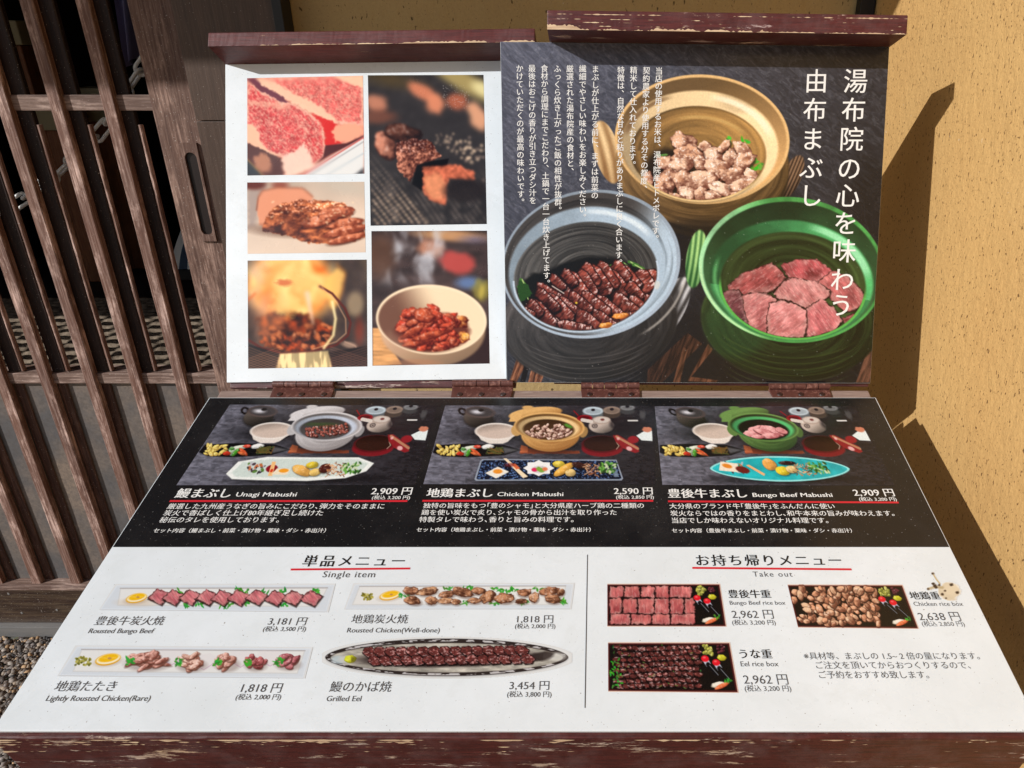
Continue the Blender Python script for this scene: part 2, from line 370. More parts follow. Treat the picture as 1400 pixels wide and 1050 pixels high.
for r_, (z0_, k_, sd_, th_, amp) in enumerate([(.0172, 34, 5, .50, .005), (.0120, 28, 6, .66, .006), (.0085, 30, 9, .68, .005), (.0045, 38, 12, .64, .005)]):
    def hm(t, z0_=z0_, k_=k_, sd_=sd_, th_=th_, amp=amp):
        v = jag(t, k_, sd_)*.7+jag(t, k_*5, sd_+1)*.3-th_-(.12 if t > .55 and z0_ < .016 else 0); h = max(0, v)*amp; return (z0_-h*.5, z0_+h*.5+(1e-6 if h == 0 else 0)) if h > 0 else (z0_, z0_)
    worn_edge('paint_flake', a_, b_, upR, RP.n, hm, stand)
for z0_, k_, sd_, th_, amp, x_ in [(-.0052, 40, 21, .42, .0075, 0), (-.0085, 60, 23, .60, .008, 0), (-.0125, 70, 27, .70, .006, 0), (-.0165, 50, 29, .70, .006, .0), (-.024, 60, 33, .72, .006, 0)]:
    def hm(t, z0_=z0_, k_=k_, sd_=sd_, th_=th_, amp=amp):
        fall = max(0, t-.45)*.35; lead = .35*max(0, 1-t/.05)
        v = jag(t, k_, sd_)*.6+jag(t, k_*4, sd_+1)*.4-th_-fall+lead; h = max(0, v)*amp; return (z0_-h, z0_+h*.25) if h > 0 else (z0_, z0_)
    worn_edge('paint_flake', A0+fw*.0035, A1+fw*.0035, -dn, fw, hm, stand, N=900, lift=.0003)

# sheets
WHITE = M('laminate_white', (224, 230, 235), .22, .45)
WHITE.base(WHITE.mix(WHITE.math('MULTIPLY', WHITE.mask(WHITE.noise(500, detail=1), .75, .78), .8), WHITE.mix(WHITE.mask(WHITE.noise(14, detail=5), .35, .75), WHITE.mix(WHITE.math('MULTIPLY', WHITE.mask(WHITE.noise(34, detail=7, rough=.75, dist=.4), .5, .8), .6), L4((224, 231, 236)), L4((206, 211, 211))), L4((215, 222, 226))), L4((120, 110, 100))))
WHITE.rough(WHITE.ramp(WHITE.noise(8, detail=5), [(.3, (.2,)*3), (.7, (.36,)*3)])); WHITE = WHITE.m
BLK = M('laminate_black', (30, 30, 33), .16, .5)
sc1 = BLK.noise(40, sc3=(1, .12, 1), detail=3, rot=(0, 0, .5)); dust = BLK.noise(9, detail=7, rough=.7)
sp = BLK.noise(520, detail=1)
BLK.base(BLK.mix(BLK.math('MULTIPLY', BLK.mask(sp, .73, .77), .5), BLK.mix(BLK.mask(dust, .45, .75), L4((26, 26, 28)), L4((44, 43, 44))), L4((150, 148, 145))))
BLK.rough(BLK.ramp(dust, [(.35, (.13,)*3), (.7, (.34,)*3)])); BLK = BLK.m
lsheet = slab('left_sheet', LP, [(308, 88), (687, 83), (692.3, 518), (310, 523)], -.004, 0, WHITE, stand, .0005); lsheet['label'] = 'white sheet with five food photos'
rsheet = slab('right_sheet', RP, [(684, 57), (1216, 64), (1190, 524), (693, 523)], -.005, 0, WHITE, stand, .0005); rsheet['label'] = 'slate grey poster sheet with three hot pots and vertical white writing'
tsheet = slab('table_sheet', TAB, tq(543.5, 999), -.003, 0, WHITE, stand, .0006); tsheet['label'] = 'glossy black and white menu sheet with dishes and prices'
q = tq(544.2, 748, 1.2); q[0] = (tl(544.2)+1.0, 544.2)
P = quad_on(TAB, q)+TAB.n*.0001; mesh_obj('black_band', P, [(3, 2, 1, 0)], BLK, tsheet)

# hinges
def hinge(x0, x1, bx0, bx1, y, pl):
    h = link(bpy.data.objects.new('hinge', None)); h.parent = stand
    c = TAB.at((x0+x1)/2, y+8); h.location = Vector(c)-stand.location
    slab('leaf', TAB, [(x0, y+5), (x1, y+5), (bx1, 543), (bx0, 543)], -.0038, -.001, HNG, h, .0006)
    slab('leaf', pl, [(x0, y-3), (x1, y-4), (x1, y+2), (x0, y+2)], -.0041, -.001 if y < 524 else -.0035, HNG, h, .0004)
    a = TAB.at(x0, y+4.0, .0022); b = TAB.at(x1, y+4.0, .0022); n = 14; r = .0042
    for s in range(5):
        t0, t1 = s/5+.006, (s+1)/5-.006; V = []; F = []
        for t in (t0, t1):
            p = a+(b-a)*t
            V += [(p[0], p[1]+r*math.cos(q_), p[2]+r*math.sin(q_)) for q_ in np.linspace(0, 2*math.pi, n+1)[:-1]]
        F = [(i, (i+1) % n, n+(i+1) % n, n+i) for i in range(n)]+[tuple(range(n-1, -1, -1)), tuple(range(n, 2*n))]
        o = mesh_obj('knuckle', V, F, HNG, h)
    for k_ in (.14, .5, .86):
        xx = bx0+(bx1-bx0)*k_+(x0-bx0)*.4; p = TAB.at(xx, 538.5, -.0008); r2 = .0038; u = np.array([1, 0, 0]); v = np.cross(TAB.n, u)
        V = [p+(u*math.cos(t)+v*math.sin(t))*r2*k2+TAB.n*h2 for k2, h2 in ((1, 0), (.8, .0011)) for t in np.linspace(0, 2*math.pi, 15)[:-1]]
        F = [(i, (i+1) % 14, 14+(i+1) % 14, 14+i) for i in range(14)]+[tuple(range(14, 28))]
        mesh_obj('screw', V, F, SCREW, h)
        aa = random.uniform(0, 3); d1 = u*math.cos(aa)+v*math.sin(aa); d2 = -u*math.sin(aa)+v*math.cos(aa)
        # the cross slot is kept inside the head as a raised dark rib 0.1 mm proud
hinge(373.6, 457, 368, 452, 523, LP); hinge(618.5, 702, 616, 698, 522, LP); hinge(794, 874.5, 796, 875, 525, RP); hinge(1051, 1134, 1058, 1138, 526, RP)
# ------------------------------------------------------------------ printing: small painter for the photographs printed on the sheets
_T = np.random.default_rng(5).random((256, 256)).astype(np.float32)
def vn(x, y, seed=0):
    x = x+seed*37.7; y = y+seed*91.3
    xi = np.floor(x).astype(np.int64); yi = np.floor(y).astype(np.int64); fx = x-xi; fy = y-yi
    fx = fx*fx*(3-2*fx); fy = fy*fy*(3-2*fy)
    a = _T[xi & 255, yi & 255]; b = _T[(xi+1) & 255, yi & 255]; c = _T[xi & 255, (yi+1) & 255]; d = _T[(xi+1) & 255, (yi+1) & 255]
    return (a*(1-fx)+b*fx)*(1-fy)+(c*(1-fx)+d*fx)*fy
def fbm(x, y, seed=0, octv=4, g=.55):
    s = 0; a = 1; t = 0
    for i in range(octv): s = s+a*vn(x*2**i, y*2**i, seed+i*3.1); t += a; a *= g
    return s/t
def cl(x, a=0., b=1.): return np.clip(x, a, b)
def ss(x, a, b): t = cl((x-a)/(b-a)); return t*t*(3-2*t)
class Print:
    def __init__(s, x0, y0, x1, y1, k=2.0, col=(128, 128, 128)):
        s.x0, s.y0, s.k = x0, y0, k; s.W = int((x1-x0)*k)+2; s.H = int((y1-y0)*k)+2
        s.C = np.ones((s.H, s.W, 3), np.float32)*np.array(col, np.float32)
        s.ox, s.oy, s.z = 0, 0, 1.0; s.rg = np.random.default_rng(3)
    def view(s, ox, oy, z): s.ox, s.oy, s.z = ox, oy, z; return s
    def p(s, x, y): return s.ox+x/s.z, s.oy+y/s.z
    def reg(s, x0, y0, x1, y1):
        a = max(0, int((x0-s.x0)*s.k)); b = min(s.W, int((x1-s.x0)*s.k)+2); c = max(0, int((y0-s.y0)*s.k)); d = min(s.H, int((y1-s.y0)*s.k)+2)
        if a >= b or c >= d: return None
        X, Y = np.meshgrid(s.x0+np.arange(a, b, dtype=np.float32)/s.k, s.y0+np.arange(c, d, dtype=np.float32)/s.k)
        return X, Y, (slice(c, d), slice(a, b))
    def put(s, sl, m, col):
        m = m[..., None]; s.C[sl] = s.C[sl]*(1-m)+np.asarray(col, np.float32)*m
    def ell(s, cx, cy, rx, ry, rot=0, col=(0, 0, 0), soft=.8, a=1., wob=0., seed=0, x0=None, fn=None, inner=0., clip=None):
        """ellipse, or a ring when inner is set; sizes in the current view"""
        cx, cy = s.p(cx, cy); rx /= s.z; ry /= s.z; R = max(rx, ry)+soft*2
        r = s.reg(cx-R, cy-R, cx+R, cy+R)
        if r is None: return
        X, Y, sl = r; c, q = math.cos(math.radians(rot)), math.sin(math.radians(rot))
        dx, dy = X-cx, Y-cy; u = (dx*c+dy*q)/rx; v = (-dx*q+dy*c)/ry; rr = np.sqrt(u*u+v*v)
        if wob: rr = rr*(1+wob*2*(fbm(u*1.7+seed, v*1.7, seed, 3)-.5))
        m = cl((1-rr)*min(rx, ry)/soft+.5)
        if inner: m = m*cl((rr-inner)*min(rx, ry)/soft+.5)
        if clip is not None: m = m*clip(X, Y, u, v)
        if fn is not None: col = fn(X, Y, u, v, rr)
        s.put(sl, m*a, col)
    def poly(s, pts, col, soft=.7, a=1., fn=None, wob=0, seed=0):
        P = [s.p(*q) for q in pts]; xs = [q[0] for q in P]; ys = [q[1] for q in P]
        r = s.reg(min(xs)-soft*2, min(ys)-soft*2, max(xs)+soft*2, max(ys)+soft*2)
        if r is None: return
        X, Y, sl = r
        if wob: Xa = X+wob*(fbm(X*.25, Y*.25, seed, 3)-.5)*4; Ya = Y+wob*(fbm(X*.25, Y*.25, seed+5, 3)-.5)*4
        else: Xa, Ya = X, Y
        d = np.full(X.shape, 1e9, np.float32); ins = np.zeros(X.shape, bool); n = len(P)
        for i in range(n):
            (ax, ay), (bx, by) = P[i], P[(i+1) % n]; ex, ey = bx-ax, by-ay
            t = cl(((Xa-ax)*ex+(Ya-ay)*ey)/(ex*ex+ey*ey+1e-9)); d = np.minimum(d, (Xa-ax-t*ex)**2+(Ya-ay-t*ey)**2)
            if ay != by:
                cnd = ((ay > Ya) != (by > Ya)) & (Xa < (bx-ax)*(Ya-ay)/(by-ay)+ax); ins ^= cnd
        sd = np.where(ins, np.sqrt(d), -np.sqrt(d)); m = cl(sd/soft+.5)
        if fn is not None: col = fn(X, Y, sd)
        s.put(sl, m*a, col)
    def line(s, pts, w, col, soft=.6, a=1., taper=False):
        P = [s.p(*q) for q in pts]; xs = [q[0] for q in P]; ys = [q[1] for q in P]; w = w/s.z/2
        r = s.reg(min(xs)-w-2, min(ys)-w-2, max(xs)+w+2, max(ys)+w+2)
        if r is None: return
        X, Y, sl = r; m = 0
        for i in range(len(P)-1):
            (ax, ay), (bx, by) = P[i], P[i+1]; ex, ey = bx-ax, by-ay; t = cl(((X-ax)*ex+(Y-ay)*ey)/(ex*ex+ey*ey+1e-9))
            d = np.hypot(X-ax-t*ex, Y-ay-t*ey); ww = w*(1-.8*(i+t)/(len(P)-1)) if taper else w
            m = np.maximum(m, cl((ww-d)/soft+.5))
        s.put(sl, m*a, col)
    def chunk(s, cx, cy, rx, ry, rot, light, dark, seed=0, gloss=.3, wob=.25, nz=.5, ed=.75, soft=.7, pat=None):
        """a lit lump of food: body tone from light to dark, browned rim, small highlights"""
        light = np.array(light, np.float32); dark = np.array(dark, np.float32)
        def fn(X, Y, u, v, rr):
            h = np.sqrt(cl(1-rr*rr)); c, q = math.cos(math.radians(rot)), math.sin(math.radians(rot))
            nx = u*c-v*q; ny = u*q+v*c; t = .5-.32*nx-.42*ny+.22*(h-.5)
            n1 = fbm(X*.16, Y*.16, seed+2, 3)-.5; n2 = fbm((X*c+Y*q)*.25, (Y*c-X*q)*.9, seed+6, 3)-.5; t = cl(t+n1*nz*2.6+n2*nz*.9); t = cl(t*1.15-ss(rr, ed, 1.04)*.5)
            col = dark+(light-dark)*t[..., None]
            if pat is not None: col = pat(col, X, Y, u, v)
            hl = ss(fbm(X*.5, Y*.5, seed+9, 3), .58, .70)*ss(t, .45, .8)*gloss
            return col+(255-col)*hl[..., None]
        s.ell(cx, cy, rx, ry, rot, soft=soft, wob=wob, seed=seed, fn=fn)
    def tint(s, fn):
        X, Y, sl = s.reg(s.x0, s.y0, s.x0+s.W/s.k, s.y0+s.H/s.k); s.C = fn(s.C, X, Y).astype(np.float32)
    def blur(s, r, reg=None):
        """soft focus: three box blurs of radius r photo pixels, over the whole print or a soft-edged ellipse of it"""
        k = max(1, int(r*s.k)); C = s.C
        for _ in range(3):
            for ax in (0, 1):
                pad = [(0, 0)]*3; pad[ax] = (k+1, k); A = np.cumsum(np.pad(C, pad, mode='edge').astype(np.float64), axis=ax); n = C.shape[ax]
                C = ((A.take(range(2*k+1, n+2*k+1), axis=ax)-A.take(range(0, n), axis=ax))/(2*k+1)).astype(np.float32)
        if reg is None: s.C = C
        else:
            X, Y, sl = s.reg(s.x0, s.y0, s.x0+s.W/s.k, s.y0+s.H/s.k); h, w_ = s.C.shape[:2]; m = reg(X, Y)[:h, :w_, None]; s.C = (s.C*(1-m)+C*m).astype(np.float32)
    def grade(s, con=1.12, mid=118, sat=1.0):
        g_ = s.C.mean(-1, keepdims=True); c = g_+(s.C-g_)*sat; s.C = np.clip(mid+(c-mid)*con, 4, 255).astype(np.float32)
    def specks(s, n, col, x0, y0, x1, y1, r=(.25, .7), a=.8, seed=1):
        g_ = np.random.default_rng(seed)
        for i in range(n):
            x, y = g_.uniform(x0, x1), g_.uniform(y0, y1); rr = g_.uniform(*r); s.ell(x, y, rr*s.z, rr*s.z*g_.uniform(.6, 1), 0, col, .6, a)
    def sample(s, x, y):
        u = cl((x-s.x0)*s.k, 0, s.W-1.001); v = cl((y-s.y0)*s.k, 0, s.H-1.001); i = u.astype(int); j = v.astype(int); fu = (u-i)[..., None]; fv = (v-j)[..., None]
        C = s.C; return (C[j, i]*(1-fu)+C[j, i+1]*fu)*(1-fv)+(C[j+1, i]*(1-fu)+C[j+1, i+1]*fu)*fv
INK = M('printed_photo', (128, 128, 128), .2, .45)
at_ = INK.n('ShaderNodeAttribute', attribute_name='ink'); INK.base(at_.outputs['Color']); INK.rough(INK.ramp(INK.noise(8, detail=5), [(.3, (.16,)*3), (.7, (.32,)*3)])); INK = INK.m
def print_sheet(name, cv, pl, quad, parent, off=.0006, step=.8, gain=1.0, label=None, mask=None, mat=None):
    """the painted photograph as ink on a fine mesh lying on the sheet"""
    q = np.array(quad, float)                         # corners tl, tr, br, bl
    nx = int(max(np.linalg.norm(q[1]-q[0]), np.linalg.norm(q[2]-q[3]))/step)+1; ny = int(max(np.linalg.norm(q[3]-q[0]), np.linalg.norm(q[2]-q[1]))/step)+1
    u, v = np.meshgrid(np.linspace(0, 1, nx), np.linspace(0, 1, ny)); u = u[..., None]; v = v[..., None]
    XY = (q[0]*(1-u)+q[1]*u)*(1-v)+(q[3]*(1-u)+q[2]*u)*v; X, Y = XY[..., 0], XY[..., 1]
    col = cl(lin(cl(cv.sample(X, Y), 0, 255))*gain, 0, .92)
    V = pl.at(X.ravel(), Y.ravel(), off); idx = np.arange(nx*ny).reshape(ny, nx)
    F = np.stack([idx[:-1, :-1], idx[1:, :-1], idx[1:, 1:], idx[:-1, 1:]], -1).reshape(-1, 4)
    if mask is not None:
        mv = mask(X, Y).ravel(); F = F[mv[F].all(1)]
        used = np.unique(F); rm_ = -np.ones(nx*ny, int); rm_[used] = np.arange(len(used)); F = rm_[F]; V = V[used]; col = col.reshape(-1, 3)[used]
    base = np.array(wloc(parent)); me = bpy.data.meshes.new(name); me.vertices.add(len(V)); me.vertices.foreach_set('co', (V-base).ravel())
    me.loops.add(F.size); me.loops.foreach_set('vertex_index', F.ravel()); me.polygons.add(len(F)); me.polygons.foreach_set('loop_start', np.arange(0, F.size, 4))
    me.update(calc_edges=True)
    c4 = np.ones((len(V), 4)); c4[:, :3] = col.reshape(-1, 3); at = me.color_attributes.new('ink', 'FLOAT_COLOR', 'POINT'); at.data.foreach_set('color', c4.ravel())
    me.materials.append(mat or INK); o = link(bpy.data.objects.new(name, me)); o.parent = parent
    if label: o['label'] = label
    return o
GL, GR, GT = .86, .86, .86                            # ink reflectance for the tones read off the prints

def marble(col, X, Y, seed=0, ang=.5, f=.55, amt=.75, fat=(252, 205, 180), th=(.52, .6)):
    c, q = math.cos(ang), math.sin(ang); a = X*c+Y*q; b = -X*q+Y*c
    w_ = fbm(X*.12, Y*.12, seed+7, 3)*4
    n = 1-np.abs(fbm(a*f*.45+w_, b*f+w_, seed, 4)-.5)*2*2.6
    m = ss(n, *th)*amt; return col+(np.array(fat, np.float32)-col)*m[..., None]
def steak(cv, pts, seed, light=(214, 120, 120), dark=(150, 70, 76), edge=(66, 34, 30), ew=2.6, amt=.35, ang=.9):
    """a slice of rare beef: pink face with streaks, dark seared edge"""
    light = np.array(light, np.float32); dark = np.array(dark, np.float32); edge = np.array(edge, np.float32)
    cv.poly([(x+1.0*cv.z, y+1.4*cv.z) for x, y in pts], (16, 10, 10), soft=2.4, a=.7)
    P = np.array([cv.p(*q_) for q_ in pts]); cx, cy = P.mean(0); R = np.abs(P-P.mean(0)).max()
    c_a, s_a = math.cos(ang), math.sin(ang)
    def fn(X, Y, sd):
        a = (X-cx)*c_a+(Y-cy)*s_a; b = -(X-cx)*s_a+(Y-cy)*c_a
        t = cl(.55-.45*(Y-cy)/R*.6+1.5*(fbm(X*.09, Y*.09, seed, 3)-.5)); c = dark+(light-dark)*t[..., None]
        fb = fbm(a*.10, b*.55, seed+4, 4)-.5; c = c*(1+fb*.42)[..., None]
        pale = ss(sd, R*.32, ew*.8)*cl(.25+1.6*(fbm(X*.12, Y*.12, seed+8, 2)-.35)); c = c+(np.array((196, 160, 152), np.float32)-c)*(pale*.55)[..., None]
        st = ss(fbm(a*.16, b*.7, seed+12, 3), .60, .70)*amt; c = c+(np.array((250, 214, 208), np.float32)-c)*st[..., None]
        g_ = ss(sd, ew*1.1, ew*.15)*cl(.2+2.2*(fbm(X*.22, Y*.22, seed+6, 2)-.25)); return c*(1-g_[..., None])+edge*g_[..., None]
    cv.poly(pts, light, fn=fn, wob=1.0, seed=seed)
    cv2 = fbm
# ------------------------------------------------------------------ right poster: three pots on slate
PT = Print(680, 50, 1220, 530, 1.6)
def slate(C, X, Y):
    t = cl((X-690)/520); v = cl((Y-60)/460); base = np.array((98, 100, 114), np.float32)*(1-t[..., None])+np.array((54, 54, 60), np.float32)*t[..., None]
    base = base*(1-.42*v[..., None])
    a = (X*.80+Y*.6); b = (-X*.6+Y*.80); w_ = fbm(X*.03, Y*.03, 3, 3)*5
    n = fbm(a*.11+w_, b*.34+w_, 1, 5, .68)-.5; r = 1-np.abs(fbm(a*.035+w_, b*.12, 11, 4)-.5)*9
    base = base*(1+.62*n[..., None])+(ss(r, .3, 1)*fbm(X*.3, Y*.3, 4, 2)*30)[..., None]
    return base
PT.tint(slate)
def dk(x, y, rx, ry, rot=0, a=.8, soft=18, col=(26, 24, 26)): PT.ell(x, y, rx, ry, rot, col, soft, a)
dk(1010, 330, 150, 90, 20, .75, 40); dk(940, 480, 120, 70, 0, .8, 40); dk(1100, 480, 110, 60, 0, .7, 30); dk(1190, 300, 40, 80, 0, .5, 30)
# wood trivets
def wood(pts, a=(176, 120, 88), b=(84, 50, 36)):
    A = np.array(a, np.float32); B = np.array(b, np.float32)
    PT.poly(pts, a, fn=lambda X, Y, sd: B+(A-B)*cl(fbm((X*.9+Y*.35)*.5, (Y-X*.35)*.04, 6, 4)*2.2-.6)[..., None])
wood([(707, 489), (722, 493), (706, 523), (696, 523)]); PT.poly([(717, 497), (725, 495), (718, 523), (711, 523)], (28, 20, 20)); wood([(728, 498), (745, 508), (740, 523), (722, 523)], (190, 130, 96)); PT.line([(734, 500), (729, 523)], 2, (60, 38, 30))
wood([(886, 505), (940, 455), (960, 470), (905, 523), (884, 523)], (84, 56, 44), (34, 24, 22)); wood([(968, 470), (975, 478), (945, 515), (982, 520), (978, 523), (940, 521)], (124, 82, 62), (60, 38, 30)); wood([(925, 505), (935, 475), (940, 478), (930, 523), (920, 523)], (120, 80, 60), (60, 40, 30))
wood([(1185, 480), (1196, 470), (1196, 523), (1170, 523)], (120, 82, 66), (56, 40, 34))
def potwall(ca, cb, f=.35, seed=0, amp=.5, hx=None):
    A = np.array(ca, np.float32); B = np.array(cb, np.float32)
    def fn(X, Y, u, v, rr):
        n = fbm(rr*22+.0*X, np.arctan2(v, u)*1.1, seed, 4, .65); t = cl(.5+(n-.5)*2*amp-.35*v-.25*u)
        return B+(A-B)*t[..., None]
    return fn
def handle(cx, cy, rx, ry, rot, la, dkc, nr=6, seed=0):
    A = np.array(la, np.float32); B = np.array(dkc, np.float32)
    def fn(X, Y, u, v, rr):
        r = .5+.5*np.cos(u*nr*3.1+v*v*1.2); t = cl(r*.75+.25*(1-rr)-.25*v); return B+(A-B)*t[..., None]
    PT.ell(cx, cy, rx, ry, rot, fn=fn, soft=1.2)
def arcl(cx, cy, rx, ry, rot, w, col, a0, a1, a=1., soft=.9):
    PT.ell(cx, cy, rx, ry, rot, col, soft, a, inner=1-w/min(rx, ry), clip=lambda X, Y, u, v: ss(np.cos(np.arctan2(v, u)-math.radians((a0+a1)/2)), math.cos(math.radians((a1-a0)/2)), math.cos(math.radians((a1-a0)/2*.5))))
# pot A, ochre
handle(830, 208, 17, 44, -14, (238, 206, 156), (150, 112, 70), 2.4); handle(1082, 242, 13, 32, 24, (150, 118, 92), (36, 26, 22), 6)
PT.ell(962, 236, 116, 88, 2, soft=2, fn=potwall((124, 98, 56), (36, 28, 20), seed=4)); PT.ell(960, 226, 119, 84, 2, soft=2, fn=potwall((168, 132, 84), (74, 56, 34), seed=4))
dk(960, 330, 80, 30, 0, .6, 16)
PT.ell(960, 190.5, 119.5, 88.5, 3, soft=1.2, fn=lambda X, Y, u, v, rr: np.array((232, 190, 130), np.float32)*cl(1.02-.16*v+.0*u+.1*(u > 2))[..., None])
PT.ell(960, 190.5, 115.5, 84.5, 3, soft=2, fn=lambda X, Y, u, v, rr: np.array((186, 146, 96), np.float32)*cl(.9+.35*v+.16*u, .6, 1.25)[..., None])
PT.ell(957, 200, 107, 76, 3, soft=3, fn=lambda X, Y, u, v, rr: np.array((232, 204, 158), np.float32)*cl(.86+.10*u+.15*ss(fbm(u*2+5, v*2, 3, 2), .4, .7)-.05*v, .5, 1.12)[..., None])
arcl(957, 200, 104, 72, 3, 7, (255, 246, 216), -88, -10, .8, 3); arcl(955, 201, 105, 75, 3, 5, (110, 80, 52), -175, -110, .7, 2)
PT.ell(955, 210, 92.5, 65, 3, soft=2, fn=lambda X, Y, u, v, rr: np.array((190, 146, 86), np.float32)*cl(.80+.5*(fbm(rr*14, np.arctan2(v, u)*.8, 8, 3)-.5)+.18*u-.08*v-.25*ss(rr, .93, 1), .3, 1.1)[..., None])
arcl(955, 208, 78, 50, 3, 4, (226, 190, 120), -120, -30, .5, 2)
PT.ell(957, 238, 70, 36, 0, (44, 34, 22), 9, .95); PT.ell(912, 232, 30, 30, 0, (36, 28, 20), 8, .8)
def clipto(C0, cx, cy, rx, ry, rot):
    X, Y, sl = PT.reg(PT.x0, PT.y0, PT.x0+PT.W/PT.k, PT.y0+PT.H/PT.k); c, q = math.cos(math.radians(rot)), math.sin(math.radians(rot)); dx, dy = X-cx, Y-cy
    m = cl((1-np.hypot((dx*c+dy*q)/rx, (-dx*q+dy*c)/ry))*60)[..., None]; PT.C = (PT.C*m+C0*(1-m)).astype(np.float32)
C0 = PT.C.copy()
rA = np.random.default_rng(21)
for x, y, r in ((1018, 193, 6), (1035, 233, 8), (1028, 222, 7), (905, 215, 5), (1040, 226, 6), (1000, 191, 6)):
    for k_ in range(5): PT.ell(x+rA.uniform(-r, r), y+rA.uniform(-r, r)*.7, rA.uniform(2, 5), rA.uniform(1.2, 2.6), rA.uniform(0, 180), (rA.uniform(50, 120), rA.uniform(140, 200), rA.uniform(40, 80)), .8, .9)
def inellipse(x, y, cx, cy, rx, ry): return ((x-cx)/rx)**2+((y-cy)/ry)**2 < 1
pts = [(934, 195, 17, 12, 20), (963, 200, 9, 7, -20), (975, 212, 12, 12, 0), (990, 200, 11, 6, -40), (998, 215, 9, 13, 20), (1014, 203, 12, 8, 20), (941, 212, 21, 13, 0), (908, 222, 9, 10, 0), (957, 222, 8, 10, 0), (1017, 220, 16, 10, -25),
       (931, 226, 18, 10, -12), (982, 232, 16, 14, 10), (1001, 240, 15, 12, -10), (1027, 240, 10, 8, 40), (912, 248, 13, 19, 20), (933, 246, 12, 15, 0), (960, 246, 19, 13, -10), (886, 246, 7, 10, 0), (990, 260, 19, 8, 14), (1016, 252, 20, 9, -12), (940, 264, 12, 10, 0),
       (957, 266, 9, 10, 0), (974, 267, 13, 7, 20), (921, 270, 14, 6, 5), (905, 262, 8, 7, 0), (1008, 266, 14, 5, -14), (1032, 252, 8, 5, -10)]
for i, (x, y, a_, b_, r_) in enumerate(pts):
    PT.ell(x+1, y+2, a_*1.06, b_*1.1, r_, (46, 28, 22), 2, .7)
    t = rA.random(); PT.chunk(x, y, a_*1.06, b_*1.06, r_, (250-24*t, 218-46*t, 192-54*t), (140-50*t, 88-38*t, 70-28*t), seed=i*1.7, gloss=.7, wob=.42, nz=.62, ed=.8)
    if i % 2: PT.ell(x+rA.uniform(-4, 4), y-2, a_*.35, b_*.3, r_, (176, 116, 84), 2, .5, wob=.4, seed=i)
clipto(C0, 955, 210, 91.5, 64, 3)
arcl(955, 210, 93.5, 66, 3, 2.5, (242, 208, 150), 20, 160, .9, 1)
# pot B, blue grey
handle(913, 425, 21, 52, 30, (206, 206, 210), (34, 32, 32), 4.2); PT.ell(898, 430, 24, 50, 32, (44, 42, 42), 6, .8)
PT.ell(806, 440, 121, 82, -6, soft=2, fn=potwall((96, 92, 92), (40, 38, 38), seed=9, amp=.7)); PT.ell(802, 455, 112, 66, -4, soft=4, a=.55, fn=potwall((74, 72, 72), (34, 32, 32), seed=10, amp=.7))
PT.ell(808, 361, 123, 101, -10, soft=1.2, fn=lambda X, Y, u, v, rr: np.array((172, 188, 206), np.float32)*cl(.92+.1*v+.12*(fbm(u*3, v*3, 2, 3)-.5))[..., None])
PT.ell(807, 361, 119, 97, -10, soft=1.4, fn=lambda X, Y, u, v, rr: (np.array((74, 70, 68), np.float32)*(1-ss(u*.9+v*.5, .1, .75))[..., None]+np.array((182, 202, 220), np.float32)*ss(u*.9+v*.5, .1, .75)[..., None])*cl(.75+.9*(fbm(rr*26, np.arctan2(v, u), 5, 3)-.3))[..., None])
PT.ell(803, 369, 108, 86, -9, soft=3, fn=lambda X, Y, u, v, rr: np.array((172, 192, 210), np.float32)*cl(.92+.25*(fbm(u*2, v*2, 12, 3)-.5)+.12*u)[..., None])
arcl(803, 369, 104, 82, -9, 6, (232, 244, 252), -90, -20, .7, 3)
PT.ell(801, 378, 99, 74.5, -8, soft=2, fn=lambda X, Y, u, v, rr: np.array((104, 102, 100), np.float32)*cl(.42+1.0*(fbm(rr*30, np.arctan2(v, u)*.7, 15, 4, .7)-.28)+.3*(u < 0)*(-u)-.0*v, .22, 1.25)[..., None])
C0 = PT.C.copy()
PT.ell(806, 400, 88, 50, -6, (20, 18, 16), 6, .97, wob=.12, seed=4); PT.ell(740, 408, 34, 34, -30, (22, 20, 16), 5, .95, wob=.2, seed=2)
for x0_, y0_, x1_, y1_ in ((712, 382, 720, 398), (716, 396, 722, 410), (709, 392, 716, 388), (834, 364, 852, 360), (852, 360, 862, 372), (860, 358, 880, 370), (866, 362, 888, 374), (890, 376, 896, 384)):
    PT.line([(x0_, y0_), ((x0_+x1_)/2+2, (y0_+y1_)/2-2), (x1_, y1_)], 4, (70, 120, 50), taper=True); PT.line([(x0_+2, y0_), (x1_, y1_-1)], 1.2, (190, 210, 140))
PT.poly([(709, 382), (722, 390), (728, 402), (712, 414), (708, 400)], (42, 78, 32), wob=1)
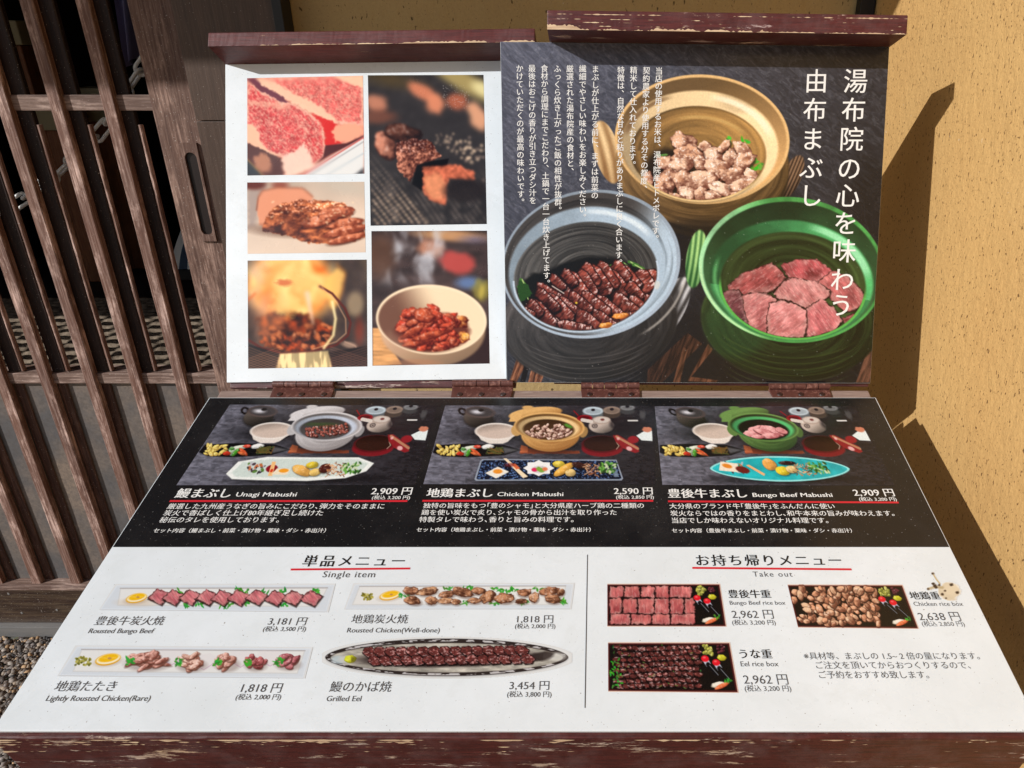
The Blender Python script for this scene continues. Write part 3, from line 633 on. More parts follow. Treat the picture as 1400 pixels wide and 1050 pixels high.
# grilled eel: rows of scored diamonds
def eel(cx, cy, rx, ry, rot, seed, br=1.):
    c, q = math.cos(math.radians(rot)), math.sin(math.radians(rot))
    P = [(cx+a*c*rx-b*q*ry, cy+a*q*rx+b*c*ry) for a, b in ((-1, -.55), (-.6, -1), (.8, -1), (1, -.4), (.85, .9), (-.7, 1))]
    PT.poly([(x+1, y+2) for x, y in P], (10, 6, 6), soft=2.5, a=.9)
    L_ = np.array((172*br, 86*br, 72*br), np.float32); D_ = np.array((38, 12, 10), np.float32)
    def fn(X, Y, sd):
        a = (X-cx)*c+(Y-cy)*q; b = -(X-cx)*q+(Y-cy)*c; t = cl(.5-.32*b/ry-.1*a/rx+1.1*(fbm(a*.75, b*.16, seed, 3)-.5)+.7*(fbm(a*.12, b*.12, seed+3, 2)-.5)); t = t*ss(sd, -.2, 3.0)
        col = D_+(L_-D_)*t[..., None]; hl = ss(fbm(a*.7, b*.25, seed+5, 3), .55, .68)*ss(-b/ry, -.1, .7)*ss(sd, .5, 2); return col+(np.array((250, 226, 224), np.float32)-col)*(hl*.85)[..., None]
    PT.poly(P, (0, 0, 0), fn=fn, wob=.4, seed=seed)
rows = [((770, 376), (9, 6), 3), ]
for i, (x, y, a_, b_, r_) in enumerate([(888, 396, 13, 17, 50), (894, 384, 12, 12, 40), (874, 388, 13, 17, 58), (857, 382, 17, 12, 50), (847, 372, 13, 10, 52), (840, 390, 17, 13, 52), (828, 378, 17, 11, 55), (818, 384, 18, 11, 56), (806, 376, 14, 9, 58), (800, 388, 16, 10, 58), (787, 390, 16, 10, 54), (778, 380, 11, 7, 50), (769, 396, 15, 8, 48), (762, 386, 11, 6, 45), (750, 400, 16, 7, 32), (867, 398, 12, 8, 50),
        (875, 420, 16, 9, 35), (856, 420, 19, 10, 40), (833, 424, 20, 10, 40), (812, 418, 19, 11, 38), (792, 414, 16, 8, 40), (780, 424, 18, 9, 40), (826, 440, 17, 9, 38), (806, 444, 20, 11, 40), (764, 422, 19, 10, 46), (748, 410, 17, 7, 44), (757, 444, 20, 9, 40), (742, 430, 18, 9, 50), (786, 450, 20, 9, 12), (730, 422, 11, 8, 50), (860, 434, 12, 7, -10), (722, 428, 8, 6, 30), (890, 410, 9, 6, 20)]):
    eel(x, y, a_*1.36, b_*1.16, r_, i*2.3, 1.05 if i < 16 else .92)
clipto(C0, 801, 378, 98, 73.5, -8)
PT.ell(801, 378, 100.5, 76, -8, (190, 208, 226), 1.0, 1, inner=.975, clip=lambda X, Y, u, v: (v > -.1)*1.)
PT.chunk(848, 432, 11, 4, -8, (244, 160, 70), (150, 80, 30)); PT.chunk(828, 445, 9, 4, -8, (250, 178, 84), (160, 90, 34)); PT.ell(788, 414, 1.6, 1.4, 0, (220, 190, 60))
PT.line([(755, 391), (771, 401)], 1.4, (230, 230, 224), a=.8); PT.ell(898, 390, 4, 6, 10, (206, 210, 206), 1.5, .8, wob=.3)
arcl(812, 372, 128, 104, -9, 3, (212, 206, 198), 10, 70, .6, 2)
for k_ in range(9): arcl(806, 410+k_*9, 122-k_*3, 80-k_*2, -5, 1.2, (128, 124, 122), 40, 150, .35, 1)
# pot C, green
handle(952, 354, 14, 40, 8, (176, 222, 140), (44, 96, 52), 4)
PT.ell(1082, 436, 124, 84, 4, soft=2, fn=potwall((62, 82, 44), (24, 30, 20), seed=14, amp=.6)); PT.ell(1010, 440, 44, 50, 30, (44, 84, 50), 14, .45)
for k_ in range(7): arcl(1080, 412+k_*11, 122-k_*2, 78-k_*3, 4, 1.6, (104, 122, 54), 30, 150, .28, 1.5)
PT.ell(1082, 369, 127, 99.5, 6, soft=1.2, fn=lambda X, Y, u, v, rr: (np.array((86, 170, 88), np.float32)*(1-ss(-u, .2, .9))[..., None]+np.array((168, 232, 176), np.float32)*ss(-u, .2, .9)[..., None])*cl(.88+.5*(fbm(np.arctan2(v, u)*6, rr, 2, 3)-.4))[..., None])
PT.ell(1083, 370, 122, 94, 6, soft=2, fn=lambda X, Y, u, v, rr: np.array((54, 92, 58), np.float32)*cl(.85-.3*v*0+.5*(fbm(u*3, v*3, 5, 3)-.4)+.3*v, .55, 1.5)[..., None])
PT.ell(1082, 383, 112, 82, 6, soft=3, fn=lambda X, Y, u, v, rr: np.array((76, 160, 98), np.float32)*cl(.85+.35*u*(v < .2)+.5*(fbm(u*3, v*3, 8, 3)-.5), .5, 1.3)[..., None])
arcl(1082, 383, 110, 80, 6, 8, (168, 240, 190), -85, -5, .85, 3); arcl(1082, 383, 108, 80, 6, 4, (120, 210, 130), 120, 200, .6, 3)
PT.ell(1084, 390, 100, 73, 5, soft=2.5, fn=lambda X, Y, u, v, rr: np.array((56, 72, 40), np.float32)*cl(.75+.9*(fbm(rr*16, np.arctan2(v, u)*.7, 25, 3)-.4)+.35*(u > 0)*u, .3, 1.5)[..., None])
C0 = PT.C.copy()
def z5(p): return [(930+x/3.752, 260+y/3.752) for x, y in p]
for i, (P_, la, da) in enumerate([([(240, 490), (330, 420), (470, 370), (520, 410), (545, 450), (480, 520), (340, 540), (250, 520)], (190, 96, 96), (120, 56, 58)), ([(510, 380), (600, 350), (700, 355), (770, 400), (800, 450), (700, 480), (560, 460)], (206, 100, 106), (124, 54, 58)),
        ([(215, 520), (300, 505), (330, 560), (350, 690), (330, 705), (260, 640), (220, 590)], (120, 68, 74), (70, 36, 44)), ([(700, 470), (780, 410), (860, 440), (940, 520), (945, 570), (900, 620), (840, 625), (770, 560)], (208, 116, 116), (140, 72, 74)), ([(820, 660), (900, 630), (900, 650), (850, 690)], (160, 70, 76), (100, 40, 48)),
        ([(478, 530), (530, 460), (570, 445), (700, 465), (775, 515), (765, 545), (690, 590), (640, 610), (560, 570), (500, 560)], (226, 158, 156), (168, 96, 96)), ([(315, 540), (380, 518), (450, 530), (500, 560), (480, 650), (440, 740), (360, 715), (325, 620)], (226, 150, 148), (160, 88, 90)),
        ([(640, 610), (720, 555), (790, 600), (835, 670), (800, 715), (720, 745), (645, 755)], (228, 140, 142), (160, 78, 84)), ([(455, 575), (520, 565), (600, 580), (648, 615), (650, 700), (635, 758), (540, 758), (445, 745), (440, 660)], (232, 156, 156), (174, 100, 100))]):
    steak(PT, z5(P_), i*3.3, la, da, (54, 30, 30), 2.2, .26, .9 if i % 2 else -.6)
clipto(C0, 1084, 390, 99, 72, 5)
PT.ell(1084, 390, 101.5, 74.5, 5, (96, 182, 84), 1.0, 1, inner=.965, clip=lambda X, Y, u, v: ss(v, -.1, .2))
arcl(1083, 369, 127, 99.5, 6, 2.5, (196, 240, 180), 95, 190, .8, 1)
PT.grade(1.1, 105, .96); PT.specks(260, (222, 220, 216), 690, 300, 1195, 520, (.25, .6), .6, 5); PT.specks(90, (210, 206, 198), 690, 70, 1195, 300, (.2, .5), .5, 6)
def last(C, X, Y):
    n = fbm(X*.8, Y*.8, 33, 3)-.5; return C*(1+.16*n[..., None])
PT.tint(last)
rp = print_sheet('poster_print', PT, RP, [(684.3, 57.3), (1215.6, 64.3), (1189.6, 523.6), (693.3, 522.6)], rsheet, off=.0002, step=.8, gain=GR, label='photo of an ochre, a blue grey and a green pot of grilled meat')
# ------------------------------------------------------------------ left sheet: five photographs
# raw marbled beef
P1 = Print(336, 101, 500, 242, 2.2, (228, 150, 130)); P1.view(300, 80, 6.56)
def mb(seed, base=(214, 86, 84), amt=.8, ang=.35):
    B = np.array(base, np.float32)
    def fn(X, Y, sd):
        c = B*(1+.5*(fbm(X*.2, Y*.2, seed, 3)-.5))[..., None]; c = marble(c, X, Y, seed+1, ang, .62, amt, (255, 206, 182), (.45, .95)); c = marble(c, X, Y, seed+9, ang+1.2, .42, .45, (255, 196, 172), (.5, 1.)); c = c*(1+.25*(fbm(X*.6, Y*.6, seed+3, 3)-.5))[..., None]
        g_ = ss(sd, 5, .5)*.75; return c*(1-g_[..., None])+np.array((255, 214, 188), np.float32)*g_[..., None]
    return fn
P1.tint(lambda C, X, Y: C*(.93+.25*(fbm(X*.06, Y*.06, 1, 3)-.5))[..., None])
P1.poly([(240, 170), (330, 170), (420, 260), (560, 330), (620, 400), (560, 400), (420, 330), (300, 230), (240, 190)], (120, 66, 80), soft=1.5, wob=1)
P1.poly([(330, 170), (1290, 150), (1290, 600), (1050, 580), (860, 500), (640, 390), (480, 290), (370, 230)], (255, 200, 170), fn=mb(5, (222, 96, 92), .7), soft=1.2, wob=1.6)
P1.poly([(330, 175), (480, 200), (660, 310), (860, 400), (960, 470), (1060, 560), (1020, 570), (850, 500), (640, 385), (470, 285), (370, 230)], (255, 210, 178), soft=3, wob=1.4, a=.9); P1.poly([(1010, 150), (1295, 150), (1295, 260), (1200, 240), (1080, 190)], (255, 214, 180), soft=2, a=.9, wob=1)
P1.poly([(240, 200), (340, 270), (450, 330), (540, 390), (650, 400), (780, 470), (870, 530), (930, 600), (950, 720), (950, 880), (860, 960), (740, 1010), (600, 1060), (540, 870), (440, 840), (360, 780), (330, 640), (240, 590)], (220, 90, 80), fn=mb(9, (206, 62, 66), .85, .6), soft=1.2, wob=1.5)
P1.poly([(240, 380), (420, 390), (560, 400), (640, 440), (560, 470), (400, 430), (240, 420)], (255, 206, 176), soft=4, a=.55, wob=1.5); P1.poly([(240, 580), (310, 600), (350, 660), (370, 760), (440, 830), (540, 870), (500, 890), (420, 860), (330, 800), (240, 760)], (250, 200, 168), soft=2, a=.95, wob=1); P1.poly([(560, 880), (700, 820), (760, 760), (830, 900), (860, 960), (740, 1030), (620, 1060), (590, 1050)], (254, 224, 204), soft=3, a=.9, wob=1.6)
P1.poly([(840, 500), (900, 520), (1040, 580), (1150, 680), (1100, 760), (950, 800), (950, 660), (900, 570)], (222, 50, 48), soft=2.5, wob=1.5); P1.poly([(1040, 600), (1160, 580), (1290, 600), (1290, 690), (1140, 760), (1040, 740), (1010, 660)], (250, 176, 146), soft=3, wob=2)
P1.poly([(240, 760), (360, 800), (460, 860), (560, 900), (580, 1060), (240, 1060)], (96, 62, 60), soft=2, wob=1.2); P1.ell(390, 940, 70, 90, -30, (214, 150, 118), 4, .8, wob=.3)
P1.poly([(950, 780), (1140, 760), (1295, 690), (1295, 715), (1000, 860), (860, 950), (930, 880)], (90, 44, 46), soft=1.5); P1.poly([(720, 1060), (880, 950), (1295, 700), (1300, 1060)], (236, 236, 234), soft=1.2); P1.line([(740, 1055), (1295, 708)], 9, (206, 60, 50)); P1.line([(800, 1055), (1295, 745)], 7, (150, 150, 156)); P1.line([(950, 1055), (1295, 850)], 14, (206, 214, 218)); P1.poly([(1200, 1060), (1295, 980), (1295, 1060)], (60, 60, 66), soft=3)
P1.poly([(240, 900), (300, 960), (390, 1060), (240, 1060)], (60, 66, 72), soft=1.5); P1.line([(250, 905), (400, 1060)], 8, (204, 160, 90))

P1.blur(.35); P1.blur(1.6, lambda X, Y: ss(np.maximum((Y-203)/30, (120-Y)/14), .1, .9)); P1.grade(1.06, 150)
# beef cubes on a charcoal grill
P2 = Print(500, 100, 668, 311, 2.2, (58, 56, 56)); P2.view(490, 80, 4.375)
def grid(C, X, Y):
    a = (X-503)*.62+(Y-103)*.78; b = (X-503)*.82-(Y-103)*.57
    per = 5.5; r = np.cos(b*2*math.pi/6.5)*.5+.5; q = np.cos(a*2*math.pi/3.2+np.sin(b*.9)*1.2)*.5+.5
    near = ss(Y, 190, 300); m = cl(r*1.5-.55)*cl(q*1.6-.35)*near; hot = fbm(X*.1, Y*.1, 4, 3)
    base = np.array((60, 57, 58), np.float32)*(1+.5*(fbm(a*.5, b*.12, 6, 4)-.5))[..., None]*(1-.2*near)[..., None]
    return base+m[..., None]*(np.array((196, 176, 160), np.float32)*ss(hot, .3, .75)[..., None])
P2.tint(grid); P2.ell(640, 140, 260, 60, 30, (190, 170, 110), 10, .8, wob=.2); P2.ell(760, 190, 90, 40, 25, (226, 214, 160), 6, .9); P2.ell(200, 130, 160, 40, 10, (96, 80, 50), 14, .7)
for x, y, a_, b_, r_, c in ((385, 200, 95, 45, 30, (206, 130, 100)), (460, 270, 50, 60, -20, (216, 140, 108)), (590, 260, 60, 50, 10, (176, 104, 80)), (715, 350, 50, 90, -25, (222, 164, 130)), (110, 270, 70, 50, 30, (190, 130, 106)), (120, 350, 100, 45, 0, (116, 78, 66))): P2.ell(x, y, a_, b_, r_, c, 5, .95, wob=.3, seed=x)
P2.blur(2.4)
P2.tint(lambda C, X, Y: C+(grid(C, X, Y)-C)*(.75*ss(Y, 215, 262))[..., None])
g2 = np.random.default_rng(2)
for k_ in range(70):
    t = g2.random(); x = 480+260*t+g2.normal(0, 30); y = 470+130*t+g2.normal(0, 40)*(.4+t)
    P2.ell(x, y, 5+7*t, 5+6*t, 0, (236, 206, 176) if g2.random() < .5 else (150, 130, 120), 1.2, .65)
for k_ in range(8):
    for j in range(26):
        x = 70+j*16+k_*4; y = 560+j*20+k_*58; 
        if y < 990 and x < 480: P2.ell(x, y, 7+4*(y > 800), 6+3*(y > 800), 20, (206, 176, 150) if (j+k_) % 3 else (248, 214, 180), 1.0, .55*ss(np.array(y*1.), 540, 800))
        P2.line([(x, y), (x+12, y+14)], 3.5, (150, 140, 136), a=.35) if y < 990 and x < 480 else None
P2.blur(.9)
P2.chunk(160, 520, 62, 100, -24, (206, 140, 116), (60, 34, 30), 3, .3); P2.chunk(270, 450, 110, 55, 14, (110, 70, 58), (40, 26, 24), 5, .4)
P2.blur(1.0, lambda X, Y: 1.-0*X); P2.poly([(225, 500), (330, 480), (430, 490), (500, 590), (420, 620), (350, 640), (310, 740), (235, 660)], (150, 80, 60), fn=lambda X, Y, sd: np.array((70, 34, 28), np.float32)+(np.array((214, 146, 120), np.float32)-np.array((70, 34, 28), np.float32))*cl(fbm(X*.35+Y*.1, Y*.35, 8, 5, .62)*2.3-.72-.35*ss(Y, 212, 192)+.3*ss(X, 556, 545)*ss(Y, 195, 215)+.0*sd)[..., None]+(ss(fbm(X*.6, Y*.6, 18, 2), .6, .72)*ss(Y, 225, 200)*90)[..., None], wob=1.3)
P2.poly([(350, 640), (400, 620), (540, 600), (530, 640), (400, 660), (380, 790), (320, 750)], (22, 18, 18), soft=2); P2.poly([(385, 650), (460, 640), (600, 635), (700, 680), (690, 730), (560, 720), (540, 720), (520, 880), (430, 850), (385, 800)], (196, 128, 100), fn=lambda X, Y, sd: np.array((150, 84, 64), np.float32)*(.6+1.3*fbm(X*.3, Y*.3, 3, 3))[..., None], wob=1.2, soft=2)
P2.ell(460, 770, 60, 85, -20, (232, 160, 118), 6, .7, wob=.25); P2.ell(640, 790, 130, 70, 0, (44, 38, 38), 8, .8); P2.blur(1.3, lambda X, Y: ss(X, 572, 584)*ss(Y, 218, 226)*1.); P2.blur(.35)
P2.grade(1.18, 110); P2.specks(110, (214, 208, 204), 505, 150, 664, 305, (.2, .6), .6, 8)
# sliced roast
P3 = Print(336, 246, 503, 350, 2.2, (222, 204, 186)); P3.view(300, 230, 3.5)
P3.tint(lambda C, X, Y: np.array((226, 206, 188), np.float32)*(1-.12*ss(Y, 300, 250)+.1*(fbm(X*.02, Y*.02, 3, 2)-.5))[..., None]); P3.poly([(133, 60), (230, 60), (170, 280), (133, 290)], (176, 160, 152), soft=8, wob=1); P3.ell(160, 80, 60, 22, 0, (96, 40, 30), 4, .9, wob=.2); P3.ell(290, 80, 40, 16, 0, (140, 70, 56), 4, .8)
P3.ell(600, 90, 110, 30, 10, (200, 190, 176), 12, .8); P3.poly([(180, 160), (200, 110), (280, 92), (400, 96), (450, 140), (400, 200), (230, 290), (190, 270)], (226, 160, 130), soft=2.5, wob=1); P3.line([(178, 200), (186, 140), (205, 108), (280, 92), (400, 96), (445, 135)], 7, (150, 90, 66), soft=2, a=.8)
P3.ell(300, 300, 160, 30, 4, (100, 70, 56), 6, .5)
P3.poly([(205, 300), (230, 220), (290, 170), (400, 150), (520, 155), (600, 170), (640, 215), (600, 260), (690, 262), (700, 330), (640, 350), (540, 368), (430, 358), (300, 318)], (150, 84, 56), fn=lambda X, Y, sd: np.array((70, 30, 20), np.float32)+(np.array((226, 140, 94), np.float32)-np.array((70, 30, 20), np.float32))*cl(fbm(X*.11+Y*.05, Y*.22, 5, 5, .6)*2.2-.62+.3*ss(X, 400, 480)-.35*ss(Y, 300, 325)*ss(X, 430, 380))[..., None]+(ss(fbm(X*.4, Y*.6, 15, 3), .58, .7)*ss(Y, 310, 285)*120)[..., None], wob=1.4)
for i, (x, y, a_, b_, r_) in enumerate([(560, 210, 84, 30, -6), (590, 262, 100, 26, -8), (600, 300, 110, 24, -12), (610, 336, 90, 20, -14), (480, 250, 90, 30, -14)]):
    P3.ell(x, y+6, a_, b_, r_, (70, 34, 24), 3, .8); P3.chunk(x, y, a_, b_*.86, r_, (226, 146, 112), (136, 70, 48), i*3, .35, .2, .7)
for k_ in range(60):
    x, y = g2.uniform(240, 640), g2.uniform(160, 270); P3.ell(x, y, g2.uniform(3, 9), g2.uniform(2, 5), g2.uniform(-40, 20), (252, 224, 190) if k_ % 2 else (60, 22, 16), 1, .6)
P3.ell(370, 250, 60, 50, 0, (70, 30, 22), 8, .45, wob=.4); P3.blur(.4); P3.blur(1.8, lambda X, Y: ss(Y, 276, 264)*.9); P3.grade(1.14, 150, 1.08)
# flaming grill basket
P4 = Print(336, 353, 505, 506, 2.2, (70, 58, 52)); P4.view(300, 230, 3.5)
P4.tint(lambda C, X, Y: np.array((74, 62, 58), np.float32)*(.6+.8*fbm(X*.05, Y*.05, 2, 3))[..., None]); P4.ell(650, 650, 40, 60, 0, (180, 160, 130), 6, .7); P4.ell(670, 780, 20, 60, 0, (150, 60, 40), 6, .6)
def flame(C, X, Y):
    u = (X-345)/125; a = 1-ss(np.hypot((X-396)/72, (Y-390)/62), .62, 1.05); w_ = fbm(X*.045+fbm(X*.04, Y*.03, 8, 3)*2.5, Y*.028+fbm(X*.04+9, Y*.04, 6, 2)*1.5, 3, 5, .5); a = cl(a*1.2+.4*(w_-.5))
    t = cl(w_*2.1-.62+.25*ss(Y, 420, 360)); col = np.array((232, 112, 34), np.float32)*(1-t)[..., None]+np.array((255, 226, 150), np.float32)*t[..., None]; s = ss(fbm(X*.035, Y*.02, 14, 4), .42, .66)*ss(X, 400, 345)
    col = col*(1-.75*s[..., None])+np.array((226, 180, 150), np.float32)*.75*s[..., None]; return C*(1-a[..., None])+col*a[..., None]
P4.tint(flame); P4.poly([(560, 470), (600, 500), (590, 580), (540, 690), (500, 560)], (255, 206, 120), soft=3, a=.85, wob=1.5); P4.line([(560, 455), (603, 500), (590, 580), (560, 660)], 6, (240, 150, 60), soft=2, a=.8)
P4.blur(2.0); P4.poly([(180, 720), (260, 690), (360, 680), (460, 720), (540, 760), (540, 830), (450, 880), (300, 880), (200, 840)], (70, 36, 24), fn=lambda X, Y, sd: np.array((50, 26, 18), np.float32)+(np.array((200, 110, 66), np.float32)-50)*cl(fbm(X*.13, Y*.16, 7, 5, .6)*2.6-.95)[..., None], wob=2.5, soft=3)
P4.ell(240, 730, 70, 120, 15, (220, 160, 130), 14, .4, wob=.4)
P4.line([(420, 600), (440, 700), (460, 800)], 26, (250, 214, 190), soft=3, a=.75, taper=True)
for k_ in range(26): x, y = g2.uniform(230, 540), g2.uniform(740, 860); P4.chunk(x, y, g2.uniform(14, 34), g2.uniform(9, 18), g2.uniform(0, 90), (206, 120, 74), (56, 26, 18), k_, .2)
P4.blur(.8)
P4.line([(480, 565), (540, 600), (600, 670), (628, 740), (615, 800), (560, 845), (440, 878), (300, 885), (200, 860), (135, 820)], 11, (96, 44, 36), soft=1.2); P4.line([(490, 570), (560, 640), (604, 720), (606, 790), (560, 830), (450, 866)], 4, (240, 190, 150), a=.8); P4.line([(540, 640), (556, 720), (545, 800), (500, 860)], 12, (255, 236, 180), soft=3, a=.9); P4.line([(138, 630), (172, 598)], 7, (220, 100, 50)); P4.line([(600, 830), (650, 850), (660, 870)], 6, (200, 160, 140), a=.8); P4.ell(620, 845, 36, 14, 10, (190, 160, 140), 3, .7)
P4.poly([(135, 840), (300, 892), (290, 960), (135, 960)], (44, 36, 34)); P4.poly([(520, 880), (710, 850), (710, 960), (540, 960)], (44, 36, 34)); P4.poly([(290, 888), (520, 874), (540, 960), (270, 960)], (255, 240, 190), soft=2.5, fn=lambda X, Y, sd: np.array((255, 240, 204), np.float32)*(1-.3*ss(fbm(X*.2, Y*.03, 2, 3), .5, .62))[..., None]*np.array((1, .95, .84), np.float32))
for k_ in range(-4, 30):
    for sgn in (1, -1):
        for xa, xb in ((135, 292), (530, 710)):
            y0_ = 830+k_*12; P4.line([(xa, y0_ if sgn > 0 else y0_+60), (xb, y0_+60 if sgn > 0 else y0_)], 2.6, (236, 170, 130) if xa < 200 else (190, 130, 110), a=.55, soft=.5) if 846 < y0_ < 960 else None
P4.blur(.4); P4.blur(1.5, lambda X, Y: ss(Y, 470, 440)*ss(X, 450, 430)); P4.grade(1.12, 130, 1.05); P4.ell(310, 548, 34, 16, 0, (220, 100, 50), 4, .8, wob=.3); P4.ell(320, 660, 60, 50, 0, (255, 220, 130), 10, .6, wob=.4)
# steaming bowl
P5 = Print(505, 313, 672, 503, 2.2, (70, 56, 50)); P5.view(490, 300, 4.038)
P5.tint(lambda C, X, Y: np.array((72, 58, 56), np.float32)*(.55+.9*fbm(X*.03, Y*.09, 2, 4))[..., None])
P5.ell(520, 90, 200, 30, 4, (214, 160, 110), 6, .85); P5.ell(400, 160, 70, 50, 0, (214, 150, 120), 8, .8, wob=.2); P5.ell(545, 240, 95, 62, 10, (196, 82, 76), 7, .9, wob=.2); P5.ell(610, 350, 70, 34, 0, (110, 140, 190), 8, .8); P5.ell(680, 390, 50, 60, 10, (150, 140, 70), 6, .8, wob=.3); P5.ell(680, 400, 16, 40, 10, (206, 186, 90), 3, .7, wob=.3); P5.ell(640, 110, 70, 20, 0, (90, 96, 140), 8, .6); P5.ell(120, 200, 80, 120, 0, (110, 76, 54), 16, .6)
def steam(C, X, Y):
    w_ = fbm(X*.02, Y*.02, 9, 3)*2; n = fbm(X*.05+w_, Y*.028+w_*.6, 5, 5, .5); m = ss(n, .44, .72)*(1-ss(np.abs((X-562)/52-.3*np.sin(Y*.04)), .45, 1.2))*ss(Y, 400, 372)*.85
    return C+(np.array((204, 206, 214), np.float32)-C)*m[..., None]
P5.tint(steam)
P5.blur(1.5); P5.poly([(78, 600), (110, 600), (240, 800), (78, 810)], (214, 160, 106), soft=2, fn=lambda X, Y, sd: np.array((220, 164, 108), np.float32)*(.75+.5*fbm(X*.05, Y*.4, 6, 3))[..., None]); P5.poly([(690, 600), (725, 590), (725, 800), (520, 805), (600, 740)], (60, 44, 42), soft=3)
P5.ell(410, 610, 290, 200, 2, (206, 168, 136), 3, fn=lambda X, Y, u, v, rr: np.array((214, 176, 142), np.float32)*cl(.92-.35*(v*.6+u*.5))[..., None]); P5.poly([(78, 812), (730, 800), (730, 830), (78, 830)], (200, 150, 110)); P5.ell(320, 790, 130, 18, 0, (180, 130, 100), 3, .6)
P5.ell(403, 553, 306, 193, 3, (250, 228, 196), 1.2); P5.ell(403, 556, 293, 181, 3, fn=lambda X, Y, u, v, rr: (np.array((120, 84, 68), np.float32)+(np.array((244, 220, 186), np.float32)-np.array((120, 84, 68), np.float32))*ss(u*.9-v*.35, -.55, .35)[..., None]), soft=2)
C0 = P5.C.copy(); P5.ell(405, 625, 200, 110, 0, (96, 40, 30), 6, .9, wob=.15)
for k_ in range(95):
    a = g2.uniform(0, 6.28); r = g2.random()**.6; x = 410+r*math.cos(a)*195; y = 605+r*math.sin(a)*118
    if y < 500 and abs(x-420) > 100: continue
    t = g2.random(); P5.chunk(x, y, g2.uniform(20, 46), g2.uniform(13, 26), g2.uniform(-50, 30), (222, 120-40*t, 84-30*t) if x < 540 else (232, 150, 80), (84, 26, 18), k_*1.3, .35, .3)
for x, y, a_, b_, r_ in ((350, 665, 110, 26, -18), (400, 640, 110, 20, -12), (360, 530, 60, 40, 20), (590, 650, 26, 26, 0), (300, 620, 80, 20, -30)): P5.chunk(x, y, a_, b_, r_, (216, 106, 70) if x != 590 else (244, 176, 80), (100, 34, 24), x, .4, .25)
X_, Y_, sl_ = P5.reg(P5.x0, P5.y0, P5.x0+P5.W/P5.k, P5.y0+P5.H/P5.k); u_ = (X_-490-403/4.038)*4.038/288; v_ = (Y_-300-556/4.038)*4.038/177; mm = cl((1-np.hypot(u_, v_))*30)[..., None]; P5.C = (P5.C*mm+C0*(1-mm)).astype(np.float32)
P5.ell(210, 680, 80, 50, 30, (190, 150, 130), 8, .25); P5.blur(.35); P5.grade(1.1, 130)
PL5 = [(P1, [(338, 107), (496.3, 103.6), (498.2, 237.5), (338.3, 240)], 'photo of raw marbled beef slices in a tray'), (P2, [(503, 103), (661, 102.4), (665.5, 306.3), (506.7, 308.6)], 'photo of beef cubes grilling over a wire net'), (P3, [(338, 249.5), (498, 248.6), (500, 345), (338.6, 347)], 'photo of a sliced roast on a cream board'),
       (P4, [(338.6, 356.3), (501.4, 355), (502.3, 501), (339.4, 504)], 'photo of meat flaming in a wire basket'), (P5, [(507.8, 316), (665.8, 315.4), (669.5, 497), (509.3, 500)], 'photo of a steaming cream bowl of glazed meat')]
for cv, q, lb in PL5: print_sheet('food_photo', cv, LP, q, lsheet, off=.0002, step=.8, gain=GL, label=lb)

